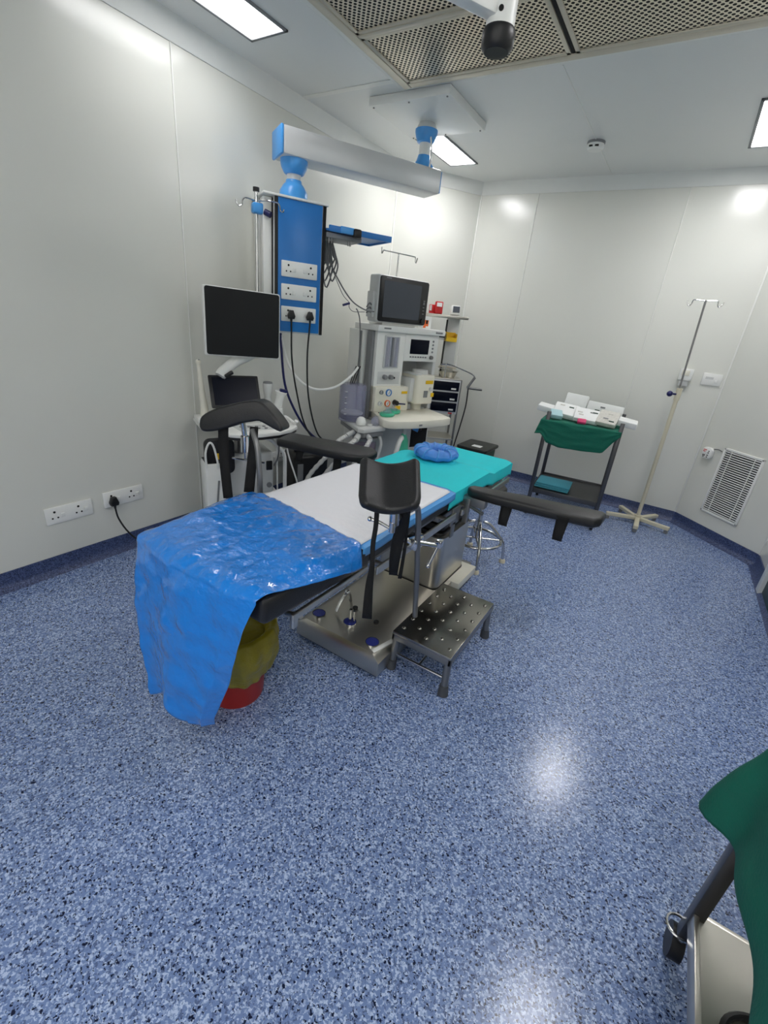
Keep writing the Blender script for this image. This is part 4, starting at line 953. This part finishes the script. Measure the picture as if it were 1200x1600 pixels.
MB().box((0, 0, .055), (.075, .05, .11), .008, rot=(-.12, 0, 0)).build('case', 'redl', t)
MB().box((.0, -.031, .083), (.05, .004, .035), rot=(-.12, 0, 0)).build('label', 'paper', t)
MB().box((-.0, -.026, .025), (.06, .004, .012), rot=(-.12, 0, 0)).build('red_slot', 'pink', t)
t = thing('red_carton', 'dark red carton behind the red device on the cart shelf', 'carton', cart_pt(-.2, .15, 1.64), RC)
MB().box((0, 0, .04), (.06, .05, .08), .003).build('carton', 'redl', t); MB().box((-.02, -.026, .05), (.02, .002, .05)).build('label', 'paper', t)
t = thing('pressure_meter', 'small white meter with a dark tilted screen on the cart top shelf', 'meter', cart_pt(.02, .1, 1.64), RC)
MB().box((0, 0, .045), (.09, .06, .085), .008, rot=(-.2, 0, 0)).build('case', 'white', t)
MB().box((0.004, -.033, .056), (.066, .006, .056), rot=(-.2, 0, 0)).build('screen', 'screen2', t)

# ------------------------------------------------------------------ dark green bin on the floor by the back wall
t = thing('lidded_bin', 'dark green bin with a black lid and white sticker by the back wall', 'bin', (-1.625, 4.62, 0))
MB().slab(rrect(-.15, -.17, .15, .17, .03), 0, .37, .006).build('tub', 'darkgreen', t)
MB().slab(rrect(-.17, -.2, .17, .2, .03), .365, .40, .012).build('lid', 'lid', t)
MB().box((.02, -.08, .4015), (.1, .08, .002)).build('sticker', 'paper', t)

# clear plastic bits at the head end
t = thing('clear_tubing', 'coil of clear plastic tubing lying on the floor behind the head of the table', 'tubing', (-1.0, 4.28, 0))
for i in range(3): MB().tube([(.13*math.cos(a*PI/6)*(1-.1*i), .11*math.sin(a*PI/6), .02+.02*i+.01*math.sin(a)) for a in range(12)], .009, 8, True, 3).build('coil', 'clear', t)

# ------------------------------------------------------------------ instrument trolley by the back wall
t = thing('instrument_trolley', 'two-tier steel instrument trolley with dark posts by the back wall', 'trolley', (-.6, 4.42, 0), math.radians(5))
W2, D2 = .29, .30
for sx in (-1, 1):
    for sy in (-1, 1):
        po = MB().ab((sx*W2-.016, sy*D2-.016, .09), (sx*W2+.016, sy*D2+.016, .955), .003).build('post', 'tsteel', t)
        q = MB(); q.cyl((sx*W2-.012, sy*D2, .035), (sx*W2+.012, sy*D2, .035), .035); q.build('caster', 'blackp', po)
        MB().ab((sx*W2-.018, sy*D2-.018, .06), (sx*W2+.018, sy*D2+.018, .092), .004).build('caster_fork', 'white', po)
for z, nm in ((.235, 'lower_shelf'), (.855, 'upper_shelf')):
    q = MB(); q.ab((-W2, -D2, z), (W2, D2, z+.012)); q.ab((-W2, -D2-.008, z-.018), (W2, -D2+.004, z+.026), .002); q.ab((-W2, D2-.004, z-.018), (W2, D2+.008, z+.026), .002); q.ab((-W2-.008, -D2, z-.018), (-W2+.004, D2, z+.026), .002); q.ab((W2-.004, -D2, z-.018), (W2+.008, D2, z+.026), .002)
    q.build(nm, 'steel' if z > .5 else 'tsteel', t)
RT = math.radians(5)
def tr(x, y, z):
    v = Matrix.Rotation(RT, 3, 'Z') @ Vector((x, y, 0)); return (v.x-.6, v.y+4.42, z)
o = MB()
def gd(u, v):                                # drape over the upper shelf, front flap hanging
    a = -W2-.05+u*(2*W2+.06); L = v*.90
    if L < .62: y, z = .30-L, .886+.004*nz(a, L, 9)
    else:
        q_ = (L-.62)/.28
        kx = [(0, .13), (.06, .12), (.12, .19), (.3, .215), (.6, .205), (.84, .19), (.92, .10), (1, .03)]
        for (a0, d0), (a1, d1) in zip(kx, kx[1:]):
            if a0 <= u <= a1: dr = d0+(d1-d0)*(u-a0)/(a1-a0)
        y = -.332-.012*nz(a, q_, 7)-.01*q_; z = .886-q_*dr
        if u < .1: a -= .03*q_*(1-u/.1)
    return Vector((a, y, z))
o.grid(gd, 40, 46); o = o.build('trolley_drape', 'green', thick=.004, ang=180); o.location = (-.6, 4.42, 0); o.rotation_euler = (0, 0, RT); tag(o, 'green cotton drape hanging from the top of the two-tier trolley', 'drape')
def pack(label, x, y, z, dx, dy, dz, rot, m='paper', name='dressing_pack', prints=0, grp='sterile packs on the two-tier trolley'):
    p = thing(name, label, 'pack', tr(x, y, z), RT+rot[2], grp)
    q = MB(); q.box((0, 0, 0), (dx, dy, dz), min(dz*.3, .008), rot=(rot[0], rot[1], 0)); q.build('wrapper', m, p)
    mm = rotm(rot[0], rot[1], 0)
    for i in range(prints):
        c = Vector((random.uniform(-dx*.35, dx*.35), -dy/2-.001 if dz > dy else random.uniform(-dy*.3, dy*.3), random.uniform(-dz*.3, dz*.3) if dz > dy else dz/2+.001))
        s = MB(); s.box(c, (.04, .002, .012) if dz > dy else (.04, .014, .002), mtx=mm); s.build('print_mark', random.choice(['mgrey', 'darkgreen', 'printp']), p)
    return p
pack('white pack sticking out past the left post of the two-tier trolley', -.335, -.05, .945, .18, .14, .05, (.1, .12, 0))
pack('white pack sticking out past the right post of the two-tier trolley', 0.30, -.1, .94, .2, .14, .05, (.1, .1, 0))
pack('tallest white upright pack at the back of the two-tier trolley', -.13, .1, .99, .19, .07, .19, (-.2, .05, 0), prints=2)
pack('long white upright pack behind the right half of the two-tier trolley', .12, .1, .965, .3, .07, .15, (-.2, .06, 0), prints=2)
pack('white flat pack leaning at the front left of the two-tier trolley', -.18, -.12, .955, .2, .16, .05, (.5, .08, 0), prints=2)
pack('printed white pack at the front middle of the two-tier trolley', 0, -.17, .95, .2, .16, .04, (.5, .06, .1), prints=4)
pack('printed beige pack at the front right of the two-tier trolley', 0.17, -.17, .955, .16, .18, .04, (.5, .05, -.1), 'printp', prints=4)
pack('pale blue plastic pack beside the left post of the two-tier trolley', -.24, -.22, .93, .1, .1, .04, (.4, .05, .3), 'palecyan')
pack('small pack with a pink mark over the front edge of the green drape', -.02, -.28, .915, .07, .05, .025, (.5, 0, .1), 'pink', name='pink_sachet')
t = thing('folded_drape', 'folded teal drape on the lower shelf of the two-tier trolley', 'folded cloth', tr(-.13, -.1, .25), RT)
for i in range(3): MB().box((.004*i, .003*i, .009+.016*i), (.3, .26, .015), .005).build('fold', 'tealp', t)

# ------------------------------------------------------------------ drip stand by the back wall
t = thing('drip_stand', 'cream drip stand with a steel upper rod and blue knob by the back wall', 'drip stand', (.037, 4.66, 0))
for d_ in (-88, -16, 56, 128, 200):
    a = math.radians(d_); L = .28 if d_ != 56 else .27
    lg = MB().box((.5*L*math.cos(a), .5*L*math.sin(a), .052), (L, .04, .032), .004, rot=(0, 0, a)).build('leg', 'ivory', t)
    q = MB(); q.cyl((L*.93*math.cos(a), L*.93*math.sin(a)-.008, .018), (L*.93*math.cos(a), L*.93*math.sin(a)+.008, .018), .018); q.cyl((L*.93*math.cos(a), L*.93*math.sin(a), .02), (L*.93*math.cos(a), L*.93*math.sin(a), .04), .007); q.build('caster', 'mgrey', lg)
lean = Vector((-.028, 0, 0))
MB().cyl((0, 0, .035), lean*.58+Vector((0, 0, 1.16)), .0165).build('lower_pole', 'ivory', t)
MB().cyl((0, 0, .03), (0, 0, .085), .03).build('hub', 'ivory', t)
MB().cyl(lean*.5+Vector((0, 0, 1.05)), lean*1.7+Vector((0, 0, 1.925)), .0075).build('upper_rod', 'dsteel', t)
c0 = lean*.6+Vector((0, 0, 1.2)); MB().cyl(c0+Vector((0, 0, -.05)), c0+Vector((0, 0, .05)), .022).build('collar', 'ivory', t)
q = MB(); q.cyl(c0, c0+Vector((-.05, -.04, 0)), .008); q.sph(c0+Vector((-.06, -.05, 0)), .024); q.build('knob', 'bcable', t)
h0 = lean*1.7+Vector((0, 0, 1.92))
q = MB()
for s in (-1, 1): q.tube([h0, h0+Vector((s*.07, 0, .004)), h0+Vector((s*.085, 0, -.002)), h0+Vector((s*.09, 0, -.03)), h0+Vector((s*.105, 0, -.04)), h0+Vector((s*.118, 0, -.025)), h0+Vector((s*.122, 0, -.002))], .0045, 8)
q.build('bag_hook', 'chrome', t)

# ------------------------------------------------------------------ draped trolley in the near right corner
t = thing('dressing_trolley', 'steel trolley at the lower right edge, half hidden by its green drape', 'trolley', (.655, .665, 0))
HX2, HY2 = .215, .415
for sx in (-1, 1):
    for sy in (-1, 1):
        po = MB().ab((sx*HX2-.016, sy*HY2-.016, .1), (sx*HX2+.016, sy*HY2+.016, .86), .003).build('post', 'tsteel', t)
        if (sx, sy) != (1, -1):
            q = MB(); q.cyl((sx*(HX2+.004)-.016, sy*(HY2+.01), .045), (sx*(HX2+.004)+.016, sy*(HY2+.01), .045), .045); q.build('caster', 'blackp', po)
            q = MB(); q.tube([(sx*(HX2+.012)+.03*math.cos(a*PI/8), sy*(HY2+.012)+.03*math.sin(a*PI/8), .105) for a in range(16)], .004, 6, True, 1); q.cyl((sx*HX2, sy*HY2, .085), (sx*HX2, sy*HY2, .12), .014); q.build('caster_guard', 'chrome', po)
for z, nm in ((.19, 'lower_shelf'), (.85, 'upper_shelf')):
    q = MB(); q.ab((-HX2, -HY2, z), (HX2, HY2, z+.012)); q.ab((-HX2-.012, -HY2, z-.024), (-HX2+.002, HY2, z+.026), .003); q.ab((HX2-.002, -HY2, z-.024), (HX2+.012, HY2, z+.026), .003); q.ab((-HX2, -HY2-.012, z-.024), (HX2, -HY2+.002, z+.012), .003); q.ab((-HX2, HY2-.002, z-.024), (HX2, HY2+.012, z+.012), .003)
    q.build(nm, 'steel', t)
t = thing('coiled_cable', 'black cable loop lying on the lower shelf of the near right trolley', 'cable', (.57, .84, .205))
MB().tube([(.09*math.cos(a*PI/6), .075*math.sin(a*PI/6), .008) for a in range(12)], .0075, 8, True, 3).build('loop', 'cable', t)
b = MB()
def gd2(u, v):                               # cloth over the top, hanging on the side that faces the room and at the far end
    s = u*1.5                                # runs along the edge: near side, far left corner, far end
    q_ = v
    if s < .80: ex, ey, nx, ny = .425, .28+s, -1, 0
    elif s < .9: 
        a = (s-.8)/.1*PI/2; ex, ey, nx, ny = .425+.02*(1-math.cos(a)), 1.08+.02*math.sin(a), -math.cos(a), math.sin(a)
    else: ex, ey, nx, ny = .445+(s-.9)*.73, 1.10, 0, 1
    drop = .35+.012*math.sin(s*9)
    tip = math.exp(-((s-.845)/.055)**2)
    drop += .02*tip
    out = .014+.085*tip*q_+.008*math.sin(s*22)*q_+.008*nz(s, q_, 4, 2)
    return Vector((ex+nx*out, ey+ny*out, .872-drop*q_))
b.grid(gd2, 110, 40)
b.grid(lambda u, v: Vector((.425+u*.46, .26+v*.84, .872+.003*nz(u, v, 5))), 20, 20)
o = b.build('trolley_cloth', 'green', thick=.004, ang=180); tag(o, 'dark green cloth draped over the near right trolley with a hanging corner', 'cloth')
